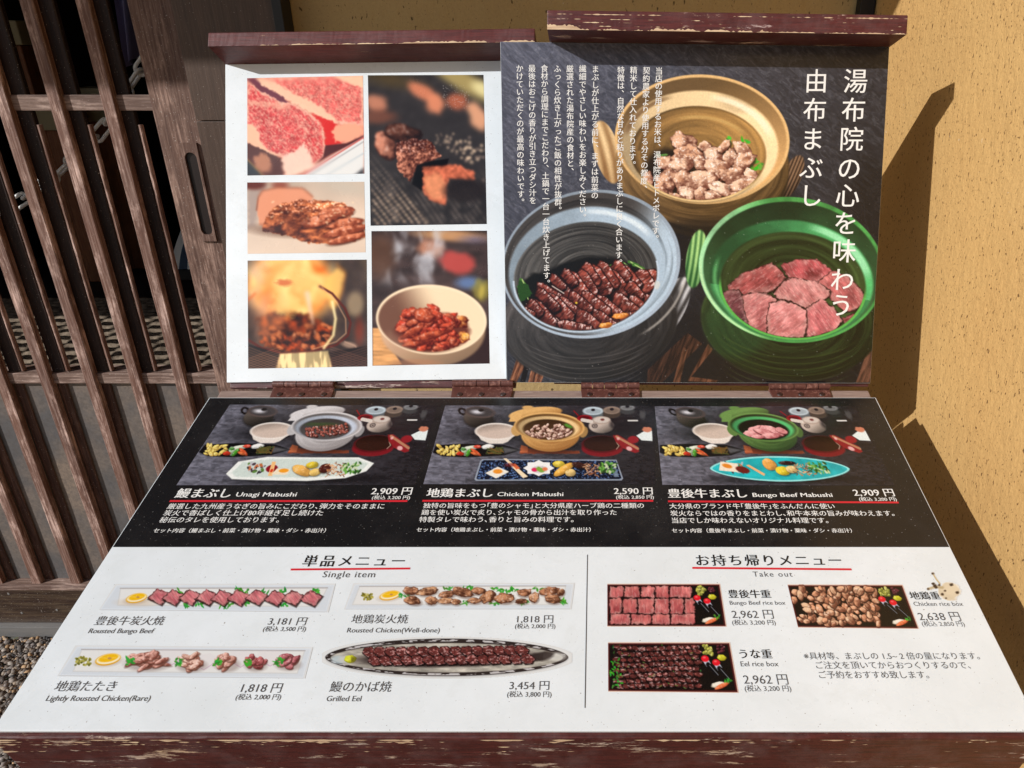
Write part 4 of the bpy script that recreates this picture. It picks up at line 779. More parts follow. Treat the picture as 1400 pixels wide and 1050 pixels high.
# ------------------------------------------------------------------ menu table, black band: three tray photographs
def tray(kind, cv):
    """painted in the pixel frame of the middle photo (x 580..895, y 554..663), warped afterwards"""
    cv.view(580, 540, 4.375)
    def bgf(C, X, Y):
        t = cl((X-590)/290); b = np.array((112, 112, 124), np.float32)*(1-t)[..., None]+np.array((44, 42, 46), np.float32)*t[..., None]
        n = fbm(X*.16+fbm(X*.1, Y*.1, 3, 2)*2, Y*.5, 4, 4)-.5; return b*(1+.75*n)[..., None]
    cv.tint(bgf); cv.ell(800, 190, 500, 110, 0, (30, 28, 30), 20, .55); cv.ell(300, 240, 180, 40, 0, (30, 30, 34), 14, .5)
    # teapot
    cv.ell(330, 158, 92, 44, 6, (40, 38, 38), 3, .95); cv.ell(230, 100, 30, 20, 30, (30, 26, 26), 1.5, 1, inner=.5); cv.ell(325, 135, 88, 58, 0, (52, 48, 46), 2, fn=lambda X, Y, u, v, rr: np.array((70, 64, 60), np.float32)*cl(1-.5*v-.3*u, .3, 1.4)[..., None]); cv.ell(335, 104, 90, 34, 4, (96, 82, 80), 1.5); cv.ell(335, 102, 80, 28, 4, (120, 120, 124), 2, fn=lambda X, Y, u, v, rr: np.array((70, 66, 68), np.float32)+np.array((150, 154, 160), np.float32)*ss(-(np.hypot(u+.25, v-.05)), -.75, 0)[..., None]); cv.ell(340, 92, 16, 9, 0, (34, 30, 30), 1.2)
    # rice bowl
    cv.ell(430, 240, 130, 40, 0, (26, 24, 26), 6, .6); cv.poly([(310, 225), (560, 225), (500, 280), (470, 292), (390, 292), (340, 270)], (226, 218, 210), soft=1.2); cv.ell(432, 218, 130, 50, 0, (238, 232, 226), 1.0); cv.ell(432, 219, 120, 43, 0, (198, 182, 172), 2, fn=lambda X, Y, u, v, rr: np.array((206, 188, 176), np.float32)*cl(1+.22*v+.1*u)[..., None])
    # pot
    pc = {'eel': ((212, 210, 212), (128, 122, 122), (196, 206, 222)), 'chicken': ((226, 180, 116), (140, 92, 48), (238, 204, 150)), 'beef': ((112, 150, 84), (38, 54, 32), (92, 190, 120))}[kind]
    A, B, D = [np.array(q, np.float32) for q in pc]
    cv.poly([(575, 320), (930, 335), (930, 352), (570, 352)], (140, 74, 52), soft=1.5, wob=.5); cv.poly([(580, 300), (620, 310), (620, 345), (572, 345)], (196, 112, 76), soft=1.2)
    cv.ell(665, 112, 160, 38, -6, fn=lambda X, Y, u, v, rr: B+(A-B)*cl(.75-.5*v-.2*u)[..., None]); cv.ell(620, 76, 34, 12, 0, A*.95, 1.2); cv.poly([(505, 160), (530, 110), (600, 90), (580, 130), (560, 160)], A, soft=1.2)
    cv.ell(750, 300, 170, 52, 2, (20, 16, 16), 8, .6); cv.ell(755, 236, 176, 104, 0, soft=1.5, fn=lambda X, Y, u, v, rr: B+(A-B)*cl(.62-.3*v-.25*u+.5*(fbm(rr*12, u, 3, 3)-.5))[..., None])
    cv.ell(552, 212, 32, 34, 10, A*.88, 1.5); cv.ell(952, 222, 26, 34, 20, A*.72, 1.5)
    cv.ell(748, 192, 212, 88, 2, soft=1.0, fn=lambda X, Y, u, v, rr: A*cl(1.02-.12*v+.06*u)[..., None]); cv.ell(748, 193, 200, 79, 2, soft=1.5, fn=lambda X, Y, u, v, rr: (B+(A-B)*.45)*cl(.9+.3*v+.2*u)[..., None]); cv.ell(745, 198, 184, 70, 2, soft=2, fn=lambda X, Y, u, v, rr: D*cl(.92+.15*u)[..., None]); cv.ell(744, 208, 154, 62, 2, soft=1.6, fn=lambda X, Y, u, v, rr: (B*.55+12)*cl(.9+.2*v)[..., None])
    C0 = cv.C.copy(); g_ = np.random.default_rng({'eel': 1, 'chicken': 2, 'beef': 3}[kind])
    if kind == 'chicken':
        for k in range(70): a = g_.uniform(0, 6.28); r = g_.random()**.5; cv.chunk(748+r*math.cos(a)*132, 226+r*math.sin(a)*48, g_.uniform(11, 22), g_.uniform(7, 12), g_.uniform(-60, 60), (232, 200, 182), (84, 48, 40), k, .4, .3)
        cv.ell(862, 186, 26, 10, 20, (90, 150, 60), 1.5, .9, wob=.4)
    elif kind == 'eel':
        for k in range(52): j = k % 13; i = k//13; cv.chunk(634+j*19+i*7+g_.uniform(-6, 6), 206+i*15-j*1.6+g_.uniform(-5, 5), g_.uniform(11, 17), g_.uniform(6, 9), g_.uniform(20, 60), (168, 96, 84), (50, 24, 22), k, .6, .2)
        cv.ell(700, 180, 90, 10, 0, (60, 80, 44), 3, .8, wob=.3)
    else:
        for k, (x, y, rx_, ry_, r_) in enumerate([(700, 208, 60, 22, -14), (660, 232, 56, 22, -8), (780, 206, 60, 22, 10), (820, 226, 50, 22, 0), (740, 222, 60, 20, 14), (770, 244, 60, 16, -4), (850, 214, 36, 18, 20), (690, 250, 40, 12, 0)]):
            cv.ell(x+2, y+4, rx_, ry_, r_, (60, 30, 30), 1.5, .9); cv.chunk(x, y, rx_, ry_, r_, (236, 176, 176), (176, 100, 104), k, .25, .18, .5, .9)
    X, Y, sl = cv.reg(cv.x0, cv.y0, cv.x0+cv.W/cv.k, cv.y0+cv.H/cv.k); u = (X-580-744/4.375)*4.375/152; v = (Y-540-208/4.375)*4.375/61; mm = cl((1-np.hypot(u, v))*20)[..., None]; cv.C = (cv.C*mm+C0*(1-mm)).astype(np.float32)
    # small pots at the top right
    for x, y, rx_, ry_, c in ((1010, 96, 62, 30, (196, 212, 222)), (1122, 92, 52, 28, (150, 132, 120)), (1215, 76, 44, 20, (140, 142, 146))):
        cv.ell(x, y+22, rx_, ry_*.9, 0, [q*.5 for q in c], 1.5); cv.ell(x, y, rx_, ry_*.82, 0, c, 1.2); cv.ell(x, y+2, rx_*.8, ry_*.55, 0, [q*.82 for q in c], 1.5); cv.ell(x, y-6, 12, 8, 0, (36, 34, 40), 1)
    cv.ell(960, 140, 46, 20, 0, (150, 30, 40), 1.2); cv.ell(960, 138, 32, 11, 0, (90, 20, 28), 1.2); cv.line([(895, 96), (920, 122)], 7, (140, 30, 36))
    cv.ell(1060, 185, 76, 44, 0, soft=1.2, fn=lambda X, Y, u, v, rr: np.array((196, 182, 172), np.float32)*cl(.95-.35*v-.3*u)[..., None]); cv.ell(1060, 152, 56, 24, 0, (176, 160, 150), 1); cv.ell(1060, 150, 48, 18, 0, (206, 196, 188), 1); cv.line([(945, 150), (1000, 160)], 20, (214, 206, 198)); cv.ell(1020, 186, 18, 14, 0, (90, 80, 78), 1, inner=.6); cv.ell(1020, 186, 7, 5, 0, (90, 80, 78), 1); cv.ell(1066, 148, 12, 7, 0, (120, 70, 66), 1)
    cv.ell(1190, 175, 80, 40, 0, (40, 36, 40), 3, .8, inner=.7); cv.line([(1220, 154), (1275, 154)], 8, (226, 226, 224)); cv.ell(1305, 120, 18, 26, 0, (90, 90, 92), 3, .8, wob=.3)
    cv.poly([(1330, 210), (1362, 214), (1365, 276), (1300, 272), (1268, 244)], (226, 236, 236)); cv.ell(1332, 208, 28, 16, 0, (200, 130, 104), 1.2, wob=.2)
    # lacquer bowl and lid
    cv.ell(1065, 320, 124, 50, 0, (126, 34, 42), 1.2); cv.ell(1063, 296, 122, 52, 0, (98, 28, 34), 1.2); cv.ell(1063, 292, 112, 46, 0, soft=1.5, fn=lambda X, Y, u, v, rr: np.array((56, 34, 28), np.float32)*cl(1+.4*v)[..., None]); cv.line([(1150, 285), (1165, 305), (1150, 325)], 4, (240, 226, 200), a=.7)
    cv.poly([(1128, 242), (1160, 240), (1280, 310), (1286, 340), (1262, 348), (1190, 320), (1145, 280)], (142, 40, 46), soft=1.2); cv.line([(1150, 250), (1278, 322)], 14, (196, 160, 120), a=.75); cv.ell(1250, 268, 34, 22, 0, (146, 40, 48), 1.2); cv.ell(1226, 322, 18, 12, 20, (240, 200, 200), 1.2, .85); cv.ell(1160, 262, 9, 9, 0, (240, 190, 190), 1.2, .8)
    # side dish
    cv.poly([(50, 345), (70, 300), (240, 292), (480, 300), (580, 330), (480, 362), (260, 374), (110, 368)], (26, 26, 28), soft=1.2); cv.poly([(470, 312), (570, 330), (480, 350)], (120, 120, 124), soft=3, a=.7)
    for k in range(26): cv.chunk(g_.uniform(85, 205), g_.uniform(306, 358), g_.uniform(10, 22), g_.uniform(6, 11), g_.uniform(0, 180), (246, 224, 130), (160, 130, 60), k, .4)
    for x, y, a_, b_, r_, c in ((270, 320, 50, 14, -10, (226, 232, 214)), (240, 340, 30, 16, 60, (200, 226, 190)), (265, 345, 24, 12, -60, (90, 170, 60)), (215, 352, 22, 12, 0, (214, 70, 50)), (310, 344, 40, 10, 34, (222, 100, 60)), (300, 352, 26, 8, 20, (226, 120, 70)), (320, 310, 24, 10, 0, (230, 90, 70)), (380, 310, 40, 14, -6, (242, 244, 240)), (235, 326, 16, 8, 0, (80, 150, 60))): cv.chunk(x, y, a_, b_, r_, c, [q*.6 for q in c], x, .3, .2, .3)
    for k in range(30): cv.line([(g_.uniform(370, 480), g_.uniform(312, 354)), (g_.uniform(370, 480), g_.uniform(312, 354))], 6, (96+g_.uniform(-30, 40), 90, 50), a=.8)
    # long plate
    if kind == 'chicken':
        cv.ell(740, 510, 440, 26, 0, (16, 16, 18), 6, .6); cv.poly([(300, 505), (335, 395), (350, 384), (1150, 388), (1190, 500), (1180, 512), (310, 514)], (150, 160, 176)); cv.poly([(312, 500), (344, 398), (356, 390), (1146, 394), (1180, 498), (1172, 504), (320, 506)], (34, 48, 78), fn=lambda X, Y, sd: (np.array((22, 28, 44), np.float32)+np.array((80, 104, 140), np.float32)*ss(fbm(X*.5, Y*.7, 3, 4), .5, .75)[..., None])); cv.poly([(1120, 430), (1145, 430), (1165, 490), (1135, 490)], (170, 190, 210), a=.6)
        cv.poly([(365, 468), (440, 430), (508, 460), (430, 500)], (236, 232, 222)); cv.ell(440, 458, 28, 14, 0, (232, 150, 56), 1.2); cv.poly([(473, 380), (492, 380), (620, 488), (592, 498)], (244, 222, 190)); cv.poly([(520, 412), (545, 412), (575, 440), (550, 446)], (214, 110, 70), soft=1.2); cv.ell(510, 420, 30, 12, 0, (120, 30, 30), 2, .6)
        P_ = []
        for k in range(16): a = k*math.pi/8; r = 1 if k % 2 == 0 else .78; P_.append((685+r*math.cos(a)*94, 438+r*math.sin(a)*48))
        cv.poly(P_, (246, 246, 248)); cv.ell(690, 446, 50, 22, 0, (206, 200, 200), 2); cv.ell(660, 448, 18, 12, 0, (220, 50, 100), 1); cv.ell(694, 448, 26, 14, 20, (130, 170, 70), 1, wob=.3); cv.ell(722, 444, 16, 11, 0, (226, 130, 90), 1)
        ys = [(805, 414, 36, 20, 0, (240, 214, 80)), (835, 446, 72, 22, -32, (250, 190, 90)), (875, 466, 32, 22, 0, (238, 206, 136)), (926, 420, 44, 18, 14, (70, 40, 34))]; gx = 1020
    else:
        if kind == 'eel':
            cv.ell(740, 500, 440, 30, 0, (16, 16, 18), 6, .6); cv.poly([(255, 470), (300, 400), (460, 372), (760, 376), (1000, 376), (1100, 410), (1070, 456), (960, 496), (740, 512), (440, 506), (300, 500)], (236, 240, 236), soft=1.2); cv.poly([(285, 465), (330, 402), (480, 384), (760, 386), (990, 388), (1068, 412), (1040, 450), (930, 482), (740, 494), (440, 490), (320, 488)], (206, 218, 212), soft=2, wob=.6)
        else:
            cv.ell(740, 500, 440, 26, 0, (16, 16, 18), 6, .6); P_ = [(740+420*math.cos(a)*(1), 440+74*math.sin(a)*abs(math.sin(a))**.25) for a in np.linspace(0, 2*math.pi, 60)]; cv.poly(P_, (150, 226, 226)); cv.poly([(740+(x-740)*.965, 440+(y-440)*.88) for x, y in P_], (40, 176, 184), fn=lambda X, Y, sd: np.array((44, 178, 186), np.float32)*(.85+.3*fbm(X*.1, Y*.1, 4, 2))[..., None])
        o = 60 if kind == 'eel' else -20
        for k in range(24): cv.ell(o+350+g_.uniform(-50, 50)+(150 if kind == 'beef' else 0), 440+g_.uniform(-32, 22), g_.uniform(6, 16), g_.uniform(4, 9), g_.uniform(0, 180), [(40, 36, 44), (70, 50, 60), (190, 190, 196), (196, 110, 70), (90, 130, 60)][k % 5], .9, .9)
        if kind == 'eel':
            cv.ell(510, 440, 34, 22, 0, (140, 30, 40), 1.2); cv.poly([(498, 400), (520, 400), (528, 482), (502, 482)], (240, 190, 130)); cv.ell(513, 452, 8, 10, 0, (206, 60, 40), 1); cv.poly([(520, 474), (540, 440), (620, 442), (610, 476)], (240, 226, 200)); cv.ell(584, 452, 28, 12, 0, (240, 160, 50), 1)
            ys = [(690, 452, 66, 26, 20, (250, 190, 100)), (740, 420, 36, 20, 0, (232, 206, 70)), (770, 462, 34, 22, 0, (244, 206, 120)), (820, 440, 34, 28, 0, (90, 44, 36))]; gx = 900
        else:
            cv.poly([(370, 450), (400, 398), (500, 410), (480, 460)], (238, 224, 206)); cv.ell(430, 424, 28, 13, 10, (226, 140, 50), 1.2); cv.ell(515, 446, 40, 20, 10, (110, 40, 34), 1.2); cv.poly([(545, 420), (565, 416), (640, 470), (628, 482)], (230, 180, 130))
            ys = [(690, 414, 42, 34, 0, (248, 184, 96)), (755, 452, 44, 26, 0, (238, 214, 60)), (810, 444, 34, 22, 0, (246, 216, 150)), (800, 406, 50, 12, 0, (60, 34, 30))]; gx = 900
    for x, y, a_, b_, r_, c in ys: cv.ell(x+3, y+5, a_, b_, r_, (30, 22, 20), 2, .5); cv.chunk(x, y, a_, b_, r_, c, [q*.68 for q in c], x, .25, .1, .3, .9)
    for k in range(60): x = gx+g_.uniform(-66, 50); y = 446+g_.uniform(-34, 36); cv.line([(x, y), (x+g_.uniform(-24, 24), y+g_.uniform(-12, 12))], 5, [(190, 130, 90), (120, 70, 50), (226, 180, 140)][k % 3], a=.85)
    for k in range(50): cv.ell(gx+g_.uniform(20, 130), 434+g_.uniform(-30, 30), g_.uniform(6, 14), g_.uniform(4, 8), g_.uniform(0, 180), [(70, 130, 50), (120, 180, 80), (46, 80, 36), (206, 216, 180)][k % 4], .9, .9)
    cv.grade(1.1, 110)
    cv.tint(lambda C, X, Y: C*(1+.12*(fbm(X*1.1, Y*1.1, 3, 2)-.5))[..., None])
    return cv
class Warp:                                           # read the middle photo's frame for another quad
    def __init__(s, cv, src, dst):
        s.cv = cv; A = []; B = []
        for (x, y), (u, v) in zip(dst, src): A += [[x, y, 1, 0, 0, 0, -u*x, -u*y], [0, 0, 0, x, y, 1, -v*x, -v*y]]; B += [u, v]
        h = np.linalg.solve(np.array(A, float), np.array(B, float)); s.h = h
    def sample(s, x, y):
        h = s.h; w_ = h[6]*x+h[7]*y+1; return s.cv.sample((h[0]*x+h[1]*y+h[2])/w_, (h[3]*x+h[4]*y+h[5])/w_)
QB = [(608.8, 554.5), (894.5, 555), (896, 662.5), (578.8, 662)]
for kind, q, lb in (('eel', [(314.3, 553.3), (598.5, 554.5), (567.5, 663), (241.3, 663.5)], 'tray photo with a grey pot of eel and a long pale plate'), ('chicken', QB, 'tray photo with an ochre pot of chicken and a dark blue plate'), ('beef', [(895, 555.6), (1170, 555.5), (1223.5, 664), (905.6, 663)], 'tray photo with a green pot of beef and a turquoise plate')):
    cv = tray(kind, Print(576, 552, 899, 665, 2.2)); print_sheet('food_photo', Warp(cv, QB, q), TAB, q, tsheet, off=.0002, step=.75, gain=GT, label=lb)

# ------------------------------------------------------------------ menu table, white half: cut-out plates and rice boxes
def cutplate(q, draw, lb, mask=None, pad=1.0):
    xs = [a for a, b in q]; ys = [b for a, b in q]; cv = Print(min(xs)-3, min(ys)-3, max(xs)+3, max(ys)+3, 3.0, (226, 229, 230)); draw(cv)
    print_sheet('food_photo', cv, TAB, q, tsheet, off=.0002, step=.65, gain=GT*1.02, label=lb, mask=mask)
def leaf(cv, x, y, r, g_, n=7, sx=16, sy=8):
    for k in range(n): cv.ell(x+g_.uniform(-sx, sx), y+g_.uniform(-sy, sy), g_.uniform(5, 12), g_.uniform(2.5, 5), g_.uniform(0, 180), (g_.uniform(40, 90), g_.uniform(130, 180), g_.uniform(40, 70)), .8, .95)
def lemon(cv, x, y, s=1., flip=1):
    cv.ell(x, y+8*s, 48*s, 16*s, -8, (150, 120, 90), 4, .35); cv.ell(x, y, 46*s, 20*s, -12, (228, 164, 30), 1); cv.ell(x+1, y-2*s, 43*s, 17*s, -12, (250, 240, 206), 1); cv.ell(x+2, y-5*s, 36*s, 13*s, -12, (244, 190, 26), 1.2)
    for a in (-28, 0, 28): cv.line([(x, y-4*s), (x+a*s, y-12*s+abs(a)*.2)], 2, (250, 226, 130), a=.7)
    cv.ell(x+6*s, y-4*s, 7*s, 4*s, 0, (200, 150, 80), .8)
def plate(cv, z, P, inset):
    cv.poly([(x, y+4) for x, y in P], (186, 190, 196), soft=2.2, a=.55); cv.poly(P, (220, 227, 234), soft=.8, fn=lambda X, Y, sd: np.array((216, 224, 232), np.float32)*(1+.04*ss(sd, 2.5, 0.3))[..., None])
    cv.poly(inset, (232, 234, 234), soft=1.2, fn=lambda X, Y, sd: np.array((232, 233, 232), np.float32)*(1-.10*ss(sd, 2.2, 0))[..., None]); cv.line([inset[0], inset[1]], 3.4, (158, 150, 150), a=.75, soft=1)
def d1(cv):
    cv.view(0, 740, 2.979); g_ = np.random.default_rng(1); plate(cv, 1, [(475, 180), (1362, 178), (1330, 287), (408, 278)], [(490, 192), (1335, 190), (1296, 268), (478, 262)])
    cv.ell(560, 250, 70, 14, 0, (206, 180, 150), 6, .45); lemon(cv, 556, 232, .95)
    for x, y in ((725, 205), (812, 258), (760, 258), (940, 258), (1000, 205), (975, 200), (1012, 250), (1075, 204), (1150, 202), (1155, 256), (1290, 206), (905, 262)): leaf(cv, x, y, 1, g_)
    for i, x in enumerate([705, 775, 845, 905, 970, 1045, 1125, 1200, 1275][::1]): pass
    cx = [648, 706, 774, 843, 904, 973, 1046, 1122, 1194, 1270]
    for i, x in enumerate(cx):
        j = g_.uniform(-4, 4); P = [(x-50, 236+j), (x-6, 195+j), (x+46, 218+j), (x+10, 264+j)]; cv.poly([(a+3, b+5) for a, b in P], (80, 50, 46), soft=2, a=.5); steak(cv, P, i*2.1, (222, 134, 138), (170, 84, 94), (70, 38, 38), 2.2, .22, .9)
def d2(cv):
    cv.view(420, 740, 3.5); g_ = np.random.default_rng(2); plate(cv, 1, [(228, 207), (1274, 205), (1256, 322), (182, 324)], [(250, 216), (1238, 214), (1228, 306), (214, 306)])
    for k in range(30): cv.ell(288+g_.uniform(-24, 24), 266+g_.uniform(-14, 14), g_.uniform(4, 9), g_.uniform(3, 6), g_.uniform(0, 180), [(150, 140, 50), (110, 104, 36), (190, 180, 90)][k % 3], .8, .9)
    lemon(cv, 396, 260, 1.1)
    for x, y in ((462, 262), (680, 228), (770, 222), (745, 292), (900, 300), (905, 230), (950, 238), (1000, 232), (1040, 292), (1105, 228), (1200, 280), (1215, 290)): leaf(cv, x, y, 1, g_, 9, 26, 8)
    for i, (x, y, a, b, r) in enumerate([(495, 238, 36, 20, 0), (575, 240, 50, 20, -8), (505, 284, 42, 20, 10), (594, 284, 30, 20, 0), (668, 254, 40, 18, -6), (665, 286, 40, 14, 0), (745, 244, 52, 24, 14), (820, 238, 34, 18, 0), (712, 290, 24, 14, 0), (866, 266, 40, 26, -20), (800, 284, 34, 14, 0), (945, 274, 48, 24, 0), (1040, 246, 36, 20, 0), (1085, 270, 24, 24, 30), (1025, 288, 30, 12, 0), (1160, 240, 50, 20, -6), (1175, 276, 40, 22, 6), (1215, 246, 20, 14, -40)]):
        cv.ell(x+3, y+7, a, b, r, (90, 66, 56), 2.5, .5); t = g_.random(); cv.chunk(x, y, a, b, r, (226-t*30, 176-40*t, 134-34*t), (84, 50, 36), i*3.3, .35, .3, .8)
        if i % 2 == 0: cv.line([(x-a*.6, y), (x+a*.5, y-b*.3)], 5, (96, 54, 36), a=.6, soft=1.5)
def d3(cv):
    cv.view(0, 740, 2.979); g_ = np.random.default_rng(3); plate(cv, 1, [(315, 430), (1268, 437), (1235, 557), (240, 546)], [(332, 441), (1243, 446), (1212, 540), (296, 532)])
    for k in range(34): cv.ell(340+g_.uniform(-32, 30)+0, 487-(0)+g_.uniform(-16, 18), g_.uniform(4, 9), g_.uniform(3, 6), g_.uniform(0, 180), [(140, 134, 50), (104, 104, 36), (186, 180, 90)][k % 3], .8, .9)
    lemon(cv, 440, 482, 1.15)
    for x, y in ((830, 480), (980, 470), (1100, 465), (700, 460)): cv.ell(x, y+10, 60, 34, 0, (220, 206, 214), 3, .25, wob=.2); cv.line([(x-40, y+20), (x, y+44), (x+44, y+16)], 3, (196, 150, 190), a=.6)
    for i, (cx, cy, n, w_, h_, lt, dk_) in enumerate([(600, 486, 26, 90, 36, (240, 186, 172), (128, 72, 60)), (780, 490, 20, 62, 36, (244, 206, 190), (150, 92, 76)), (925, 488, 18, 52, 36, (238, 190, 176), (140, 84, 70)), (1042, 490, 16, 46, 32, (206, 120, 120), (108, 44, 48)), (1175, 488, 16, 52, 30, (206, 124, 130), (110, 50, 56))]):
        cv.ell(cx, cy+16, w_, h_*.8, 0, (120, 96, 90), 4, .4)
        for k in range(n):
            a = g_.uniform(0, 6.28); r = g_.random()**.6*.75; x, y = cx+r*w_*math.cos(a), cy+r*h_*math.sin(a); ra = g_.uniform(-50, 20); A_, B_ = g_.uniform(20, 38)*w_/80, g_.uniform(7, 13)
            cv.ell(x+2, y+4, A_, B_, ra, (90, 56, 46), 1.4, .7); cv.chunk(x, y, A_, B_, ra, lt, dk_, k+i*9, .35, .2, .5, .8)
        leaf(cv, cx-w_*.75, cy+4, 1, g_, 16, 16, 14)
def d4(cv):
    cv.view(420, 740, 3.5); g_ = np.random.default_rng(4); P = [(668+582*math.cos(a), 556+90*math.sin(a)*(abs(math.sin(a))+.001)**.12) for a in np.linspace(0, 2*math.pi, 90)[:-1]]
    P = [(x, y+(x-668)*.0-(.0)) for x, y in P]; cv.poly([(x, y+5) for x, y in P], (150, 150, 150), soft=3, a=.5)
    cv.poly(P, (50, 40, 36), fn=lambda X, Y, sd: (np.array((48, 40, 38), np.float32)+np.array((150, 156, 160), np.float32)*(ss(fbm(X*.09, Y*.35, 3, 3), .48, .6)*ss(sd, .4, 1.6)*ss(sd, 5, 3))[..., None]))
    Q = [(668+(x-668)*.955, 558+(y-556)*.78) for x, y in P]; cv.poly(Q, (190, 186, 176), soft=1.2, fn=lambda X, Y, sd: np.array((178, 174, 164), np.float32)*(.72+.6*fbm(X*.07, Y*.3, 5, 4))[..., None]); cv.ell(150, 568, 36, 20, 0, (190, 206, 214), 3, .8)
    cv.ell(190, 566, 40, 18, 0, (206, 206, 200), 3, .7); cv.chunk(207, 564, 32, 18, 0, (226, 230, 60), (150, 150, 30), 2, .3); cv.ell(1190, 552, 50, 20, 0, (214, 214, 210), 4, .8)
    cv.ell(670, 560, 430, 42, -1, (30, 18, 18), 4, .9); cv.ell(1120, 552, 60, 22, -12, (40, 30, 28), 3, .8, wob=.2)
    for i in range(15):
        x = 290+i*52
        for j, dy in enumerate((-26, 16)): eel_(cv, x+j*26+8, 556+dy-(i*0.6), 38, 27, 34, i*2+j*1.1+3)
    for k in range(70): x, y = g_.uniform(280, 1080), g_.uniform(535, 590); cv.ell(x, y, g_.uniform(3, 8), 1.6, g_.uniform(-40, 40), (226, 196, 196), .8, .4)
def eel_(cv, x, y, rx, ry, rot, sd_):
    c, q = math.cos(math.radians(rot)), math.sin(math.radians(rot)); P = [(x+a*c*rx-b*q*ry, y+a*q*rx*.7+b*c*ry) for a, b in ((-1, -.3), (-.2, -1), (.9, -.7), (1, .3), (.2, 1), (-.8, .7))]
    cv.poly([(a+2, b+5) for a, b in P], (14, 8, 8), soft=1.8, a=.9); L_ = np.array((128, 62, 58), np.float32); D_ = np.array((38, 20, 20), np.float32)
    cv.poly(P, L_, wob=.5, seed=sd_, fn=lambda X, Y, sd: D_+(L_-D_)*cl(ss(sd, 0, 1.8)*(.35+1.1*(fbm(X*.35, Y*.5, sd_, 3)-.2)))[..., None]+(ss(fbm(X*.3, Y*.6, sd_+4, 2), .60, .76)*90)[..., None])
cutplate([(158, 798.5), (459, 798), (449, 837.5), (135, 834.5)], d1, 'photo of sliced beef on a long white plate')
cutplate([(483, 797.5), (786, 797), (781, 833.5), (470, 833.5)], d2, 'photo of well done chicken on a long white plate')
cutplate([(103, 882.5), (428, 885), (417, 928), (78, 925)], d3, 'photo of rare chicken slices on a long white plate')
cutplate([(440, 870), (782, 870), (782, 929), (440, 929)], d4, 'photo of grilled eel on a long oval plate', mask=lambda X, Y: np.hypot((X-611)/170.5, (Y-899.5)/28.5) < 1.03)
def sidebox(cv, sx, x0, g_, view_scale=1.):
    """pickles and sauce bottles at the right end of a rice box; x0 = left edge of that end, coordinates of the first box"""
    for k in range(20): cv.chunk(x0+40+g_.uniform(-26, 30), 300+g_.uniform(-20, 30), g_.uniform(8, 16), g_.uniform(6, 10), g_.uniform(0, 180), (206, 206, 96), (96, 100, 40), k, .4)
    for k in range(9): cv.chunk(x0+112+g_.uniform(-18, 18), 300+g_.uniform(-20, 20), 10, 8, 0, (110, 50, 60), (40, 14, 22), k, .3)
    cv.chunk(x0+114, 344, 28, 15, 10, (226, 226, 60), (150, 140, 30), 2, .3)
    for dx, dy in ((0, 0), (62, 20)):
        cv.poly([(x0+8+dx, 362+dy), (x0+36+dx, 352+dy), (x0+52+dx, 376+dy), (x0+28+dx, 392+dy)], (196, 206, 226), soft=1); cv.line([(x0+36+dx, 380+dy), (x0+80+dx, 430+dy)], 24, (20, 18, 20), soft=1.2); cv.line([(x0+44+dx, 384+dy), (x0+92+dx, 436+dy)], 3, (170, 176, 186), a=.8); cv.ell(x0+20+dx, 350+dy, 22, 17, 10, (226, 30, 44), 1.0); cv.ell(x0+16+dx, 344+dy, 8, 5, 0, (250, 120, 120), 1, .8)
    cv.chunk(x0+90, 486, 44, 14, -10, (244, 240, 226), (170, 160, 140), 2, .3); cv.chunk(x0+110, 492, 46, 12, -24, (240, 130, 80), (176, 70, 40), 3, .4); leaf(cv, x0+146, 466, 1, g_, 8, 18, 10)
def rbox(fill, seed):
    def d(cv):
        cv.view(790, 740, 4.516); g_ = np.random.default_rng(seed); cv.poly([(170, 262), (885, 262), (925, 530), (170, 530)], (232, 206, 190)); cv.poly([(184, 270), (872, 270), (911, 523), (185, 521)], (64, 24, 24)); cv.poly([(192, 277), (864, 277), (901, 515), (193, 514)], (24, 20, 18))
        fill(cv, g_); sidebox(cv, 1, 716, g_)
        cv.line([(184, 270), (872, 270), (911, 523), (185, 521), (184, 270)], 5, (96, 36, 34), a=.9)
    return d
def fbeef(cv, g_):
    R_ = [[(190, 285), (280, 375), (380, 470), (474, 565), (570, 700)], [(190, 268), (272, 362), (370, 466), (476, 562), (570, 655), (655, 720)], [(200, 325), (330, 455), (460, 570), (572, 725)]]
    for r, (y0_, y1_) in enumerate(((277, 350), (352, 448), (448, 514))):
        L_ = R_[r]; prev = L_[0][0]
        for i in range(len(L_)):
            a = L_[i][0] if i == 0 else R_[r][i][0] if False else None
        cuts = {0: [192, 284, 384, 474, 566, 704], 1: [192, 274, 368, 472, 568, 656, 722], 2: [196, 326, 456, 572, 728]}[r]
        for i in range(len(cuts)-1):
            a, b = cuts[i], cuts[i+1]; j = g_.uniform(-3, 3, 4); steak(cv, [(a+3, y0_+6+j[0]), (a+12, y0_+1), (b-10, y0_+1+j[1]), (b-2, y0_+10), (b-1, y1_-8), (b-10, y1_+j[2]), (a+8, y1_+j[3]), (a+2, y1_-8)], i*3.1+r*7, tuple(np.array((236, 146, 142))-g_.uniform(0, 34)), tuple(np.array((172, 84, 88))-g_.uniform(0, 20)), (66, 34, 34), 1.7, .25, 1.5)
